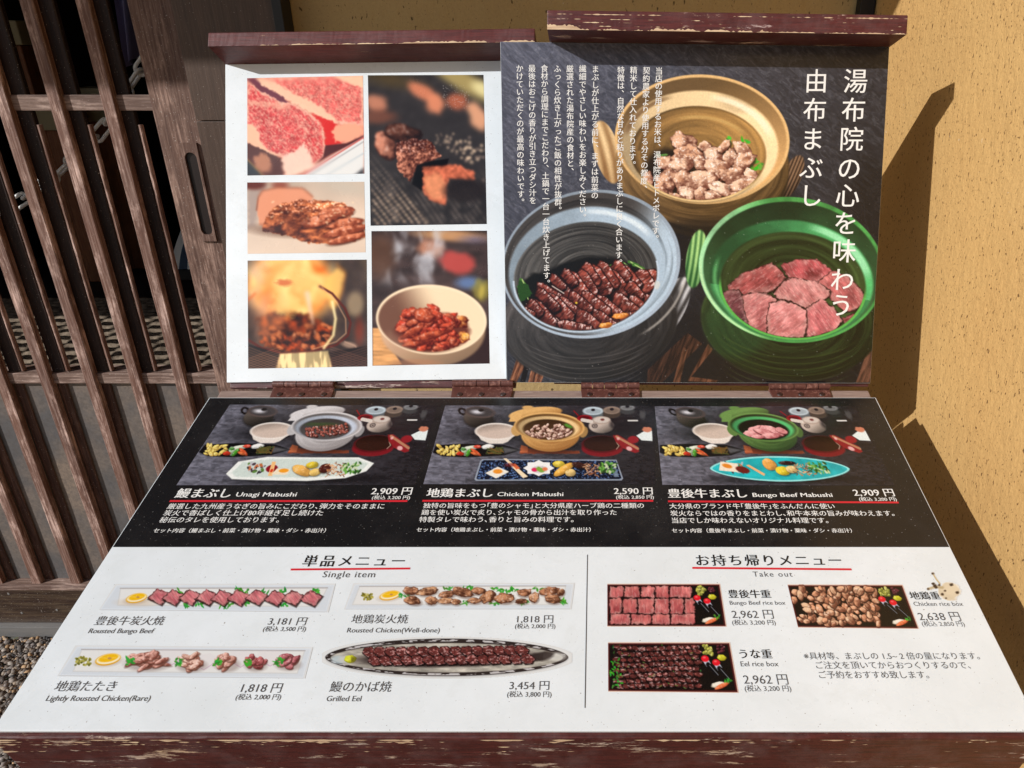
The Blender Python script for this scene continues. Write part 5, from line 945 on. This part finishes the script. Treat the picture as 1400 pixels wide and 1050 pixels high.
def feel(cv, g_):
    for k in range(60): leaf(cv, g_.choice([215, 230, 245, 640, 690, 480]), g_.uniform(285, 505), 1, g_, 1, 20, 10)
    cv.poly([(215, 282), (690, 282), (715, 510), (215, 510)], (34, 20, 20), soft=4)
    for r in range(8):
        for i in range(13): x = 236+i*37+(r % 2)*14+g_.uniform(-5, 5); y = 292+r*29+math.sin(i*.35+r*.3)*7+g_.uniform(-3, 3); x = min(x, 702); eel_(cv, x, y, 25+g_.uniform(-4, 5), 15, 24+g_.uniform(-14, 14), i*2.7+r*5)
    for k in range(26): leaf(cv, g_.uniform(200, 250), g_.uniform(360, 505), 1, g_, 1, 12, 10)
    for k in range(60): cv.ell(g_.uniform(250, 700), g_.uniform(285, 505), g_.uniform(4, 10), 3, g_.uniform(-30, 30), (226, 196, 196) if k % 3 else (120, 170, 80), .8, .6)
def fchick(cv, g_):
    for k in range(150):
        x = g_.uniform(198, 700); y = g_.uniform(282, 510); t = g_.random(); a = g_.uniform(15, 32); b = a*g_.uniform(.55, .8); r = g_.uniform(0, 180); cv.ell(x+1, y+3, a*1.1, b*1.15, r, (50, 30, 24), 1.4, .85); cv.chunk(x, y, a, b, r, (238, 200-30*t, 164-34*t), (120, 72, 54), k*1.7, .35, .25, .6, .78)
BX = [(830.2, 798), (984.5, 798), (993.5, 857), (830.2, 857)]
def wbox(fill, seed, q, lb):
    cv = Print(826, 795, 998, 861, 3.0, (228, 230, 231)); rbox(fill, seed)(cv); print_sheet('food_photo', Warp(cv, BX, q), TAB, q, tsheet, off=.0002, step=.65, gain=GT*1.02, label=lb)
wbox(fbeef, 1, BX, 'photo of a rice box filled with beef slices'); wbox(feel, 2, [(831.2, 878), (998, 878), (1010, 947.5), (831.4, 946)], 'photo of a rice box filled with grilled eel'); wbox(fchick, 3, [(1076.5, 799), (1234, 799.3), (1256.5, 860), (1091, 858.3)], 'photo of a rice box filled with chicken')
# stain on the sheet
ST = Print(1262, 778, 1318, 828, 3, (228, 230, 231)); ST.view(1060, 740, 4.118); g_ = np.random.default_rng(7)
ST.ell(975, 282, 62, 54, 0, (196, 176, 138), 3, .7, wob=.35, seed=3); ST.ell(990, 275, 40, 32, 0, (218, 204, 176), 4, .6, wob=.5); ST.line([(886, 184), (905, 215), (925, 240)], 9, (196, 178, 140), taper=False); ST.line([(860, 270), (900, 258), (940, 262)], 14, (170, 150, 110), soft=2, a=.8)
for x, y, r in ((885, 183, 7), (888, 240, 9), (905, 262, 8), (922, 248, 7), (860, 270, 6), (990, 246, 10), (1024, 290, 9), (955, 280, 6), (898, 252, 10), (940, 300, 8), (960, 322, 5)): ST.ell(x, y, r, r*.8, 0, (62, 44, 26), 1.5, 1, wob=.3, seed=x)
sm_ = lambda X, Y: (np.abs(ST.sample(X, Y)-np.array((228, 230, 231))).sum(-1) > 9)
print_sheet('stain', ST, TAB, [(1263, 779), (1316, 779), (1316, 827), (1263, 827)], tsheet, off=.0004, step=.5, gain=1.0, label='brown splattered stain', mask=sm_, mat=M('stain', (200, 180, 150), .7).m)
bpy.data.materials['stain'].node_tree.links.new(bpy.data.materials['stain'].node_tree.nodes.new('ShaderNodeAttribute').outputs['Color'], bpy.data.materials['stain'].node_tree.nodes['Principled BSDF'].inputs['Base Color'])
[n_ for n_ in bpy.data.materials['stain'].node_tree.nodes if n_.type == 'ATTRIBUTE'][0].attribute_name = 'ink'
# ------------------------------------------------------------------ lettering
TXW = M('ink_white', (232, 232, 230), .3).m; TXK = M('ink_black', (34, 34, 36), .35).m; TXG = M('ink_grey', (84, 84, 86), .35).m; TXR = M('ink_red', (206, 40, 52), .35).m
_gc = {}
def glyphs(s, off=0., space=1.0):
    key = (s, off, space)
    if key in _gc: return _gc[key]
    cu = bpy.data.curves.new('t', 'FONT'); cu.body = s; cu.size = 1; cu.resolution_u = 3; cu.offset = off; cu.space_character = space
    o = bpy.data.objects.new('t', cu); sc.collection.objects.link(o); dg = bpy.context.evaluated_depsgraph_get(); dg.update()
    me = o.evaluated_get(dg).to_mesh(); V = np.zeros(len(me.vertices)*3); me.vertices.foreach_get('co', V); V = V.reshape(-1, 3)[:, :2].copy()
    F = [tuple(p.vertices) for p in me.polygons]; o.evaluated_get(dg).to_mesh_clear(); bpy.data.objects.remove(o); bpy.data.curves.remove(cu)
    _gc[key] = (V, F); return V, F
def is_cjk(s): return any(ord(ch) > 0x2000 for ch in s)
def text(s, pl, x0, x1, yb, parent, mat, off=0., space=1.0, ar=1.0, lift=.00032, dbl=0., slope=0., base=None):
    V, F = glyphs(s, off, space); 
    if len(V) == 0: return
    a, b = pl.at(x0, yb), pl.at(x1, yb+slope); d = b-a; L = np.linalg.norm(d); d = d/L; up = np.cross(pl.n, d)
    xm, xM = V[:, 0].min(), V[:, 0].max(); k = L/(xM-xm); sh = (.09 if is_cjk(s) else 0.) if base is None else base
    VV = []; FF = []
    for j, dx in enumerate([0] if not dbl else [-dbl/2, dbl/2]):
        W_ = a+((V[:, 0]-xm+dx)*k)[:, None]*d+((V[:, 1]+sh)*k*ar)[:, None]*up+pl.n*(lift+j*.00006)
        n0 = len(VV); VV += W_.tolist(); FF += [tuple(i+n0 for i in f) for f in F]
    o = mesh_obj('printed_text', VV, FF, mat, parent); o['kind'] = 'stuff'
    return o
def vtext(s, pl, xa, ya, xb, yb, parent, mat, off=.0, dbl=0., em=None, lift=.00032, pts=None, hs=1.0):
    """vertical line of characters from the first centre to the last"""
    n = len(s); VV = []; FF = []
    for i, ch in enumerate(s):
        if pts: cx, cy = pts[i]
        else: t = i/max(1, n-1); cx, cy = xa+(xb-xa)*t, ya+(yb-ya)*t
        V, F = glyphs(ch, off)
        if len(V) == 0: continue
        C = pl.at(cx, cy); e = pl.at(cx+em, cy)-C; L = np.linalg.norm(e); d = e/L; up = np.cross(pl.n, d)
        g_ = V-np.array([.5, .38]); 
        if ch in '、。': g_ = g_+np.array([.58, .55])
        if ch == 'ー': g_ = np.stack([g_[:, 1], -g_[:, 0]], -1)
        if ch in 'っょゃ': g_ = g_+np.array([.08, .05])
        for j, dx in enumerate([0] if not dbl else [-dbl/2, dbl/2]):
            W_ = C+((g_[:, 0]+dx)*L*hs)[:, None]*d+(g_[:, 1]*L)[:, None]*up+pl.n*(lift+j*.00006)
            n0 = len(VV); VV += W_.tolist(); FF += [tuple(q_+n0 for q_ in f) for f in F]
    o = mesh_obj('printed_character' if n == 1 else 'printed_text', VV, FF, mat, parent)
    if n > 1: o['kind'] = 'stuff'
    return o
def rule(pl, x0, y0, x1, y1, wpx, mat, parent, name='printed_line', lift=.00026):
    a, b = pl.at(x0, y0), pl.at(x1, y1); d = (b-a)/np.linalg.norm(b-a); u = np.cross(pl.n, d)*wpx/1000*.5
    mesh_obj(name, [a-u+pl.n*lift, b-u+pl.n*lift, b+u+pl.n*lift, a+u+pl.n*lift], [(0, 1, 2, 3)], mat, parent)
# poster
VX = [('かけていただくのが最高の味わいです。', 710.5, 93.5, 712.3, 276), ('最後はおこげの香りが引き立つダシ汁を', 727.3, 93.5, 728.5, 274), ('食材から調理にまでこだわり、土鍋で一台一台炊き上げてます。', 744.3, 93.5, 747.5, 387), ('ふっくら炊き上がったご飯の相性が抜群。', 762, 94, 763.2, 287),
      ('厳選された湯布院産の食材と、', 779.2, 94, 780, 234), ('繊細でやさしい味わいをお楽しみください。', 796.6, 94, 796.8, 297), ('まぶしが仕上がる前に、まずは前菜の', 814, 94.5, 813.2, 267), ('特徴は、自然な甘みと粘りがありまぶしに良く合います。', 849, 96, 846, 359),
      ('精米して仕入れております。', 866.3, 96, 864.5, 225), ('契約農家より使用する分その都度、', 883.8, 96.5, 880.3, 258), ('当店の使用するお米は、湯布院産ヒトメボレです。', 901, 97, 896, 326)]
for s, xa, ya, xb, yb in VX: vtext(s, RP, xa, ya, xb, yb, rsheet, TXW, off=0, dbl=.02, em=10.3)
for ch_, p_ in zip('湯布院の心を味わう', [(1169.7, 110.7), (1167, 150), (1164, 190), (1161, 230), (1158.7, 267), (1156, 305), (1154, 343), (1151.5, 382), (1150, 417)]): vtext(ch_, RP, 0, 0, 0, 0, rsheet, TXW, off=0, dbl=.012, em=34, pts=[p_])
for ch_, p_ in zip('由布まぶし', [(1116, 110.7), (1114, 150), (1110.7, 190), (1109, 229), (1108.5, 267)]): vtext(ch_, RP, 0, 0, 0, 0, rsheet, TXW, off=0, dbl=.012, em=33, pts=[p_])
# menu table, black band
W3 = dict(pl=TAB, parent=tsheet, mat=TXW)
def t_(s, x0, x1, yb, **k): text(s, TAB, x0, x1, yb, tsheet, k.pop('mat', TXW), **k)
t_('鰻まぶし', 238, 313, 681, off=0, dbl=.05); t_('Unagi Mabushi', 322, 404.5, 679, off=0, dbl=.03, ar=.8); t_('2,909 円', 506.5, 562, 677, off=0, dbl=.03); t_('(税込 3,200 円)', 508, 560, 683.4, off=0, dbl=.02, base=.12)
rule(TAB, 232, 685.2, 557, 685.2, 2.6, TXR, tsheet)
t_('厳選した九州産うなぎの旨みにこだわり､弾力をそのままに', 227.5, 524.5, 696.2, off=0, dbl=.02); t_('炭火で香ばしく仕上げ80年継ぎ足し続けた', 222, 440.5, 705.4, off=0, dbl=.02); t_('秘伝のタレを使用しております。', 216.5, 380.5, 714.9, off=0, dbl=.02)
t_('セット内容（鰻まぶし・前菜・漬け物・薬味・ダシ・赤出汁）', 208.6, 444.4, 728.6, off=0, dbl=.03)
t_('地鶏まぶし', 582.5, 672.5, 680.3, off=0, dbl=.05); t_('Chicken Mabushi', 680, 770, 678.5, off=0, dbl=.03, ar=.8); t_('2,590 円', 839.5, 892.5, 676.6, off=0, dbl=.03); t_('(税込 2,850 円)', 842.5, 894, 682.8, off=0, dbl=.02, base=.12)
rule(TAB, 577.5, 684.9, 893, 684.9, 2.6, TXR, tsheet)
t_('独特の旨味をもつ｢豊のシャモ｣と大分県産ハーブ鶏の二種類の', 578, 880.5, 695.2, off=0, dbl=.02); t_('鶏を使い炭火で炙り､シャモの骨から出汁を取り作った', 575.5, 843, 704.6, off=0, dbl=.02); t_('特製タレで味わう､香りと旨みの料理です。', 572.5, 784, 714.4, off=0, dbl=.02)
t_('セット内容（地鶏まぶし・前菜・漬け物・薬味・ダシ・赤出汁）', 569, 807.5, 727.4, off=0, dbl=.03)
t_('豊後牛まぶし', 914, 1022, 681, off=0, dbl=.05); t_('Bungo Beef Mabushi', 1029.6, 1138.5, 679.6, off=0, dbl=.03, ar=.8); t_('2,909 円', 1168.6, 1224, 679, off=0, dbl=.03); t_('(税込 3,200 円)', 1175.5, 1226.7, 685.6, off=0, dbl=.02, base=.12)
rule(TAB, 913.3, 685.6, 1228.5, 687.2, 2.6, TXR, tsheet)
t_('大分県のブランド牛｢豊後牛｣をふんだんに使い', 915.7, 1142, 696, off=0, dbl=.02); t_('炭火ならではの香りをまとわし､和牛本来の旨みが味わえます。', 917, 1223.5, 705.8, off=0, dbl=.02); t_('当店でしか味わえないオリジナル料理です。', 919, 1133, 715.6, off=0, dbl=.02)
t_('セット内容（豊後牛まぶし・前菜・漬け物・薬味・ダシ・赤出汁）', 919, 1165.4, 728.6, off=0, dbl=.03)
# menu table, white half
K = dict(mat=TXK)
def k_(s, x0, x1, yb, **k): text(s, TAB, x0, x1, yb, tsheet, TXK if 'dbl' in k else TXG, **k)
k_('単品メニュー', 412, 551, 775, off=0, dbl=.03, space=1.28); rule(TAB, 397.5, 778.8, 560.7, 777.4, 2.4, TXR, tsheet); k_('Single item', 440.4, 512, 789.5, off=.0, space=1.12)
k_('お持ち帰りメニュー', 952.8, 1152, 774, off=0, dbl=.03, space=1.18); rule(TAB, 946.5, 776.6, 1164, 778.6, 2.4, TXR, tsheet); k_('Take out', 1030, 1083.8, 788.6, off=0, space=1.2)
k_('豊後牛炭火焼', 127.5, 221.5, 855.2, off=0); k_('Rousted Bungo Beef', 120, 209, 866, off=0); k_('3,181 円', 365, 417, 855.4, off=0, ar=.95); k_('(税込 3,500 円)', 358.5, 417, 864, off=0, base=.12)
k_('地鶏炭火焼', 479, 556.6, 852.8, off=0); k_('Rousted Chicken(Well-done)', 474, 600.6, 865, off=0); k_('1,818 円', 706.6, 756, 852.3, off=0, ar=.95); k_('(税込 2,000 円)', 703.7, 759, 860, off=0, base=.12)
k_('地鶏たたき', 71.5, 155, 945.8, off=0); k_('Lightly Rousted Chicken(Rare)', 62, 204, 958.6, off=0); k_('1,818 円', 328, 383, 947.6, off=0, ar=.95); k_('(税込 2,000 円)', 321, 382.7, 957.6, off=0, base=.12)
k_('鰻のかば焼', 449.4, 533.7, 946.4, off=0); k_('Grilled Eel', 445.7, 493, 959, off=0); k_('3,454 円', 696, 750.6, 943.8, off=0, ar=.95); k_('(税込 3,800 円)', 693, 753.7, 953.8, off=0, base=.12)
rule(TAB, 803.2, 758.5, 799.8, 968, .8, TXG, tsheet)
k_('豊後牛重', 996.6, 1054.6, 818, off=0, dbl=.03); k_('Bungo Beef rice box', 998, 1074, 827, off=0); k_('2,962 円', 1001.5, 1058.4, 846.4, off=0); k_('(税込 3,200 円)', 1001.5, 1061, 855.2, off=0, base=.12)
k_('うな重', 1012, 1056.4, 900.8, off=0, dbl=.03, space=1.05); k_('Eel rice box', 1013, 1064.6, 911.2, off=0); k_('2,962 円', 1017.6, 1078.5, 936.5, off=0); k_('(税込 3,200 円)', 1018.7, 1082.3, 946, off=0, base=.12)
k_('地鶏重', 1245.8, 1287, 820, off=0, dbl=.03); k_('Chicken rice box', 1250, 1317.4, 828.6, off=0); k_('2,638 円', 1258, 1315, 849.4, off=0); k_('(税込 2,850 円)', 1261.6, 1320, 857, off=0, base=.12)
k_('※具材等、まぶしの 1.5~ 2 倍の量になります。', 1100, 1340.5, 902, off=0); k_('ご注文を頂いてからおつくりするので、', 1116.6, 1328, 914.8, off=0); k_('ご予約をおすすめ致します。', 1120.7, 1271, 928, off=0)
# ------------------------------------------------------------------ washed gravel paving
def pebbles(name, n, xr, yr, r0, r1, seed, holes=None):
    g_ = np.random.default_rng(seed)
    bm = bmesh.new(); bmesh.ops.create_icosphere(bm, subdivisions=1, radius=1); bv = np.array([v.co[:] for v in bm.verts]); bf = np.array([[v.index for v in f.verts] for f in bm.faces]); bm.free()
    C = np.stack([g_.uniform(*xr, n), g_.uniform(*yr, n)], -1); R_ = r0+(r1-r0)*g_.random(n)**2.2
    ang = g_.uniform(0, 6.28, n); sx = R_*g_.uniform(.8, 1.35, n); sy = R_*g_.uniform(.6, 1, n); sz = R_*g_.uniform(.45, .8, n)
    B = bv[None]*(1+g_.uniform(-.16, .16, (n, len(bv), 1))); X = B[..., 0]*sx[:, None]; Y = B[..., 1]*sy[:, None]; Z = B[..., 2]*sz[:, None]
    ca, sa = np.cos(ang)[:, None], np.sin(ang)[:, None]; tl_ = g_.uniform(-.5, .5, (n, 1)); Z2 = Z+X*tl_
    V = np.stack([X*ca-Y*sa+C[:, :1], X*sa+Y*ca+C[:, 1:], Z2+R_[:, None]*.25+.001], -1).reshape(-1, 3); F = (bf[None]+(np.arange(n)*len(bv))[:, None, None]).reshape(-1, 3)
    me = bpy.data.meshes.new(name); me.vertices.add(len(V)); me.vertices.foreach_set('co', V.ravel()); me.loops.add(F.size); me.loops.foreach_set('vertex_index', F.ravel()); me.polygons.add(len(F)); me.polygons.foreach_set('loop_start', np.arange(0, F.size, 3)); me.update(calc_edges=True)
    me.polygons.foreach_set('use_smooth', [True]*len(F))
    pal = lin(np.array([(134, 122, 110), (104, 96, 90), (66, 62, 62), (160, 142, 122), (186, 150, 110), (146, 136, 130), (76, 66, 60), (160, 150, 140), (104, 88, 76), (44, 44, 46)])); ci = pal[g_.integers(0, len(pal), n)]*g_.uniform(.75, 1.2, (n, 1))
    c4 = np.ones((len(V), 4)); c4[:, :3] = np.repeat(ci, len(bv), 0); me.color_attributes.new('ink', 'FLOAT_COLOR', 'POINT').data.foreach_set('color', c4.ravel())
    o = link(bpy.data.objects.new(name, me)); return o
PEB = M('pebble', (120, 110, 100), .7, .35); pa = PEB.n('ShaderNodeAttribute', attribute_name='ink')
PEB.base(PEB.mix(PEB.math('MULTIPLY', PEB.mask(PEB.noise(400, detail=3), .4, .7), .35), pa.outputs['Color'], L4((140, 130, 120)))); PEB.bump(PEB.noise(500), .3, .0005)
gp = pebbles('gravel', 26000, (-1.55, -.5), (.62, 1.358), .003, .0085, 3)
gp2 = pebbles('gravel', 12000, (-2.1, WX-.01), (.1, 1.358), .003, .008, 5); gp2.data.materials.append(PEB.m); gp2['kind'] = 'stuff'; gp2['label'] = 'looser washed gravel around the foot of the menu stand'; gp.data.materials.append(PEB.m); gp['kind'] = 'stuff'; gp['label'] = 'washed brown and grey gravel paving below the door'; 

# ------------------------------------------------------------------ things in the room behind the lattice
def at_y(px, py, y):
    r = rays(px, py); return EYE+r*(y/r[1])
# white plastic chain hanging across the inside of the door
CH = M('chain_plastic', (242, 240, 236), .35).m
chain = thing('plastic_chain', 'white plastic link chain hanging in a curve behind the lattice slats', 'chain', tuple(at_y(110, 200, WY+.13)))
ctrl = [(232, 20), (205, 76), (176, 120), (140, 178), (112, 206), (82, 236), (52, 258), (24, 277), (-8, 296), (-50, 316)]
cp = np.array([at_y(x, y, WY+.13) for x, y in ctrl]); seg = np.r_[0, np.cumsum(np.linalg.norm(np.diff(cp, axis=0), axis=1))]
LL = .052; nl = int(seg[-1]/(LL*.80))
def stadium(L, R, r, n=10, m=6):
    path = [(L/2*math.cos(a)*0+(L/2-R)*(1 if math.cos(a) >= 0 else -1)+R*math.cos(a), R*math.sin(a)) for a in np.linspace(-math.pi/2, 1.5*math.pi, 2*n+1)[:-1]]
    return path
base_link = None
for i in range(nl):
    s0 = (i+.5)*LL*.80; P0 = np.array([np.interp(s0-.01, seg, cp[:, k]) for k in range(3)]); P1 = np.array([np.interp(s0+.01, seg, cp[:, k]) for k in range(3)]); t = (P1-P0)/np.linalg.norm(P1-P0)
    if base_link is None:
        path = stadium(LL, .0105, .0026); V = []; F = []; n = len(path); m = 8; r = .0036
        for k in range(n):
            a, b = path[k]; a2, b2 = path[(k+1) % n]; a0, b0 = path[k-1]; tx, ty = a2-a0, b2-b0; l_ = math.hypot(tx, ty); nx, ny = ty/l_, -tx/l_
            for j in range(m): q_ = 2*math.pi*j/m; V.append((a+nx*r*math.cos(q_), b+ny*r*math.cos(q_), r*math.sin(q_)))
        for k in range(n):
            for j in range(m): F.append((k*m+j, ((k+1) % n)*m+j, ((k+1) % n)*m+(j+1) % m, k*m+(j+1) % m))
        me = bpy.data.meshes.new('chain_link'); me.from_pydata(V, [], F); me.materials.append(CH); me.polygons.foreach_set('use_smooth', [True]*len(me.polygons)); base_link = me
    o = link(bpy.data.objects.new('chain_link', base_link)); o.parent = chain
    zc = Vector((0, -1, 0)) if i % 2 == 0 else Vector(t.tolist()).cross(Vector((0, -1, 0))); xv = Vector(t.tolist()); yv = zc.cross(xv).normalized(); zv = xv.cross(yv)
    R_ = Matrix((xv, yv, zv)).transposed(); o.rotation_euler = R_.to_euler(); o.location = Vector(((P0+P1)/2).tolist())-chain.location
# woven mat: ribs as geometry
RUGC = M('woven_mat', (190, 178, 158), .95, .1)
RUGC.base(RUGC.mix(RUGC.mask(RUGC.noise(60, detail=5), .35, .65), L4((150, 134, 116)), L4((92, 80, 68)))); RUGC.bump(RUGC.noise(220), .6, .002); RUGC = RUGC.m
RUGD = M('woven_mat_dark', (44, 42, 42), .95, .1).m
ZR = .60; YR0 = 1.60; YR1 = 2.12
rug = thing('striped_mat', 'grey and beige ribbed mat lying inside the door, seen between the lower slats', 'mat', (-1.1, 1.8, ZR))
nr = 20; pr = (YR1-YR0)/nr
mesh_obj('mat_backing', [(-2.1, YR0, ZR+.002), (xb0-.01, YR0, ZR+.002), (xb0-.01, YR1, ZR+.002), (-2.1, YR1, ZR+.002)], [(0, 1, 2, 3)], RUGD, rug)
for i in range(nr):
    yc = YR0+(i+.5)*pr; V = []; F = []; n = 150; m = 7; xs = np.linspace(-2.1, xb0-.012, n); g_ = np.random.default_rng(i)
    wob = np.convolve(g_.normal(0, 1, n+8), np.ones(9)/9, 'valid')*.0022
    for k in range(n):
        rr = pr*.33*(1+.12*math.sin(k*1.9+i)+.02*g_.normal())
        for j in range(m): a = math.pi*j/(m-1); V.append((xs[k], yc+wob[k]+rr*math.cos(a), ZR+.003+rr*.9*math.sin(a)))
    for k in range(n-1):
        for j in range(m-1): F.append((k*m+j, (k+1)*m+j, (k+1)*m+j+1, k*m+j+1))
    mesh_obj('mat_rib', V, F, RUGC, rug, smooth=True)
bench = thing('low_bench', 'dark low bench behind the lattice door that carries the striped mat', 'bench', (-1.1, 1.8, .03))
BM = M('bench_wood', (44, 36, 34), .7).m
box('bench_top', -2.15, xb0-.006, 1.50, 2.6, ZR-.04, ZR, BM, bench, .003)
for x in (-2.05, -.75):
    for y in (1.56, 2.5): box('leg', x, x+.05, y, y+.05, .031, ZR-.041, BM, bench, .002)
# two brown posts with beige heads
BP = lattice_wood('inner_post', (150, 92, 60), (170, 116, 80), (120, 70, 46), amt=.1, seed=31); BE = M('post_head', (176, 160, 124), .8).m
def post(x0, x1, yh0, yh1, y, lab):
    p = thing('inner_post', lab, 'post', group='brown posts standing inside the door', loc= tuple(at_y((x0+x1)/2, yh1, y)*np.array([1, 1, 0])+np.array([0, 0, ZR]))); a = at_y(x0, yh1, y); b = at_y(x1, yh1, y); t = at_y(x0, yh0, y)
    box('shaft', a[0], b[0], y, y+.06, ZR+.001, a[2], BP, p, .003); box('head', a[0]-.02, b[0]+.02, y-.02, y+.08, a[2]+.001, t[2], BE, p, .004)
post(62, 92, 140, 178, 2.3, 'brown post with a wide beige head inside, left of the chain'); post(118, 146, 120, 166, 2.45, 'brown post with a beige head inside, just behind the chain')
post(2, 28, 28, 62, 2.3, 'brown post with a beige head inside, farthest left')
# striped cushion leaning in the gap beside the stile
cu = thing('striped_cushion', 'white cushion with dark blue stripes standing on the bench beside the door stile', 'cushion', tuple(at_y(250, 372, 1.95)))
WC = M('cushion_white', (222, 222, 220), .8).m; BC = M('cushion_blue', (52, 70, 96), .8).m
c0 = at_y(233, 368, 1.95); wd = .16; ht = .13
for k in range(7):
    x0 = c0[0]+k*wd/7; x1 = x0+wd/7; V = []
    for t in np.linspace(0, 1, 9):
        z = c0[2]+ht*t*(1-.0*k); bul = .03*math.sin(math.pi*t)*(.5+.5*math.sin(math.pi*(k+.5)/7))
        V += [(x0+.03*t, 1.95-bul+.10*t, z), (x1+.03*t, 1.95-bul+.10*t, z), (x1+.03*t, 2.02+bul+.10*t, z), (x0+.03*t, 2.02+bul+.10*t, z)]
    F = []
    for q_ in range(8):
        for j in range(4): a = q_*4+j; b = q_*4+(j+1) % 4; F.append((a, b, b+4, a+4))
    F += [(3, 2, 1, 0), (32, 33, 34, 35)]
    mesh_obj('stripe', V, F, BC if k % 2 else WC, cu, smooth=False)
box('cushion_base', c0[0]-.004, c0[0]+wd+.004, 1.945, 2.05, c0[2]-.03, c0[2]-.001, M('cushion_dark', (30, 30, 32), .8).m, cu, .004)
# violet cloth
vq = [at_y(150, -40, 1.75), at_y(186, -40, 1.75), at_y(193, 74, 1.75), at_y(170, 92, 1.75)]; V = []; F = []; n = 14
for i in range(n+1):
    t = i/n; a = vq[0]+(vq[1]-vq[0])*t; b = vq[3]+(vq[2]-vq[3])*t; d = .012*math.sin(t*9)
    V += [tuple(a+np.array([0, d, 0])), tuple(b+np.array([0, d*1.4, 0])), tuple(b+np.array([0, d*1.4+.004, 0])), tuple(a+np.array([0, d+.004, 0]))]
for i in range(n):
    for j in range(4): F.append((i*4+j, i*4+(j+1) % 4, (i+1)*4+(j+1) % 4, (i+1)*4+j))
tag(mesh_obj('hanging_cloth', V, F, M('cloth_violet', (120, 112, 146), .9).m, smooth=True, loc=tuple(vq[0])), 'greyish violet cloth hanging inside behind the top of the lattice', 'cloth')
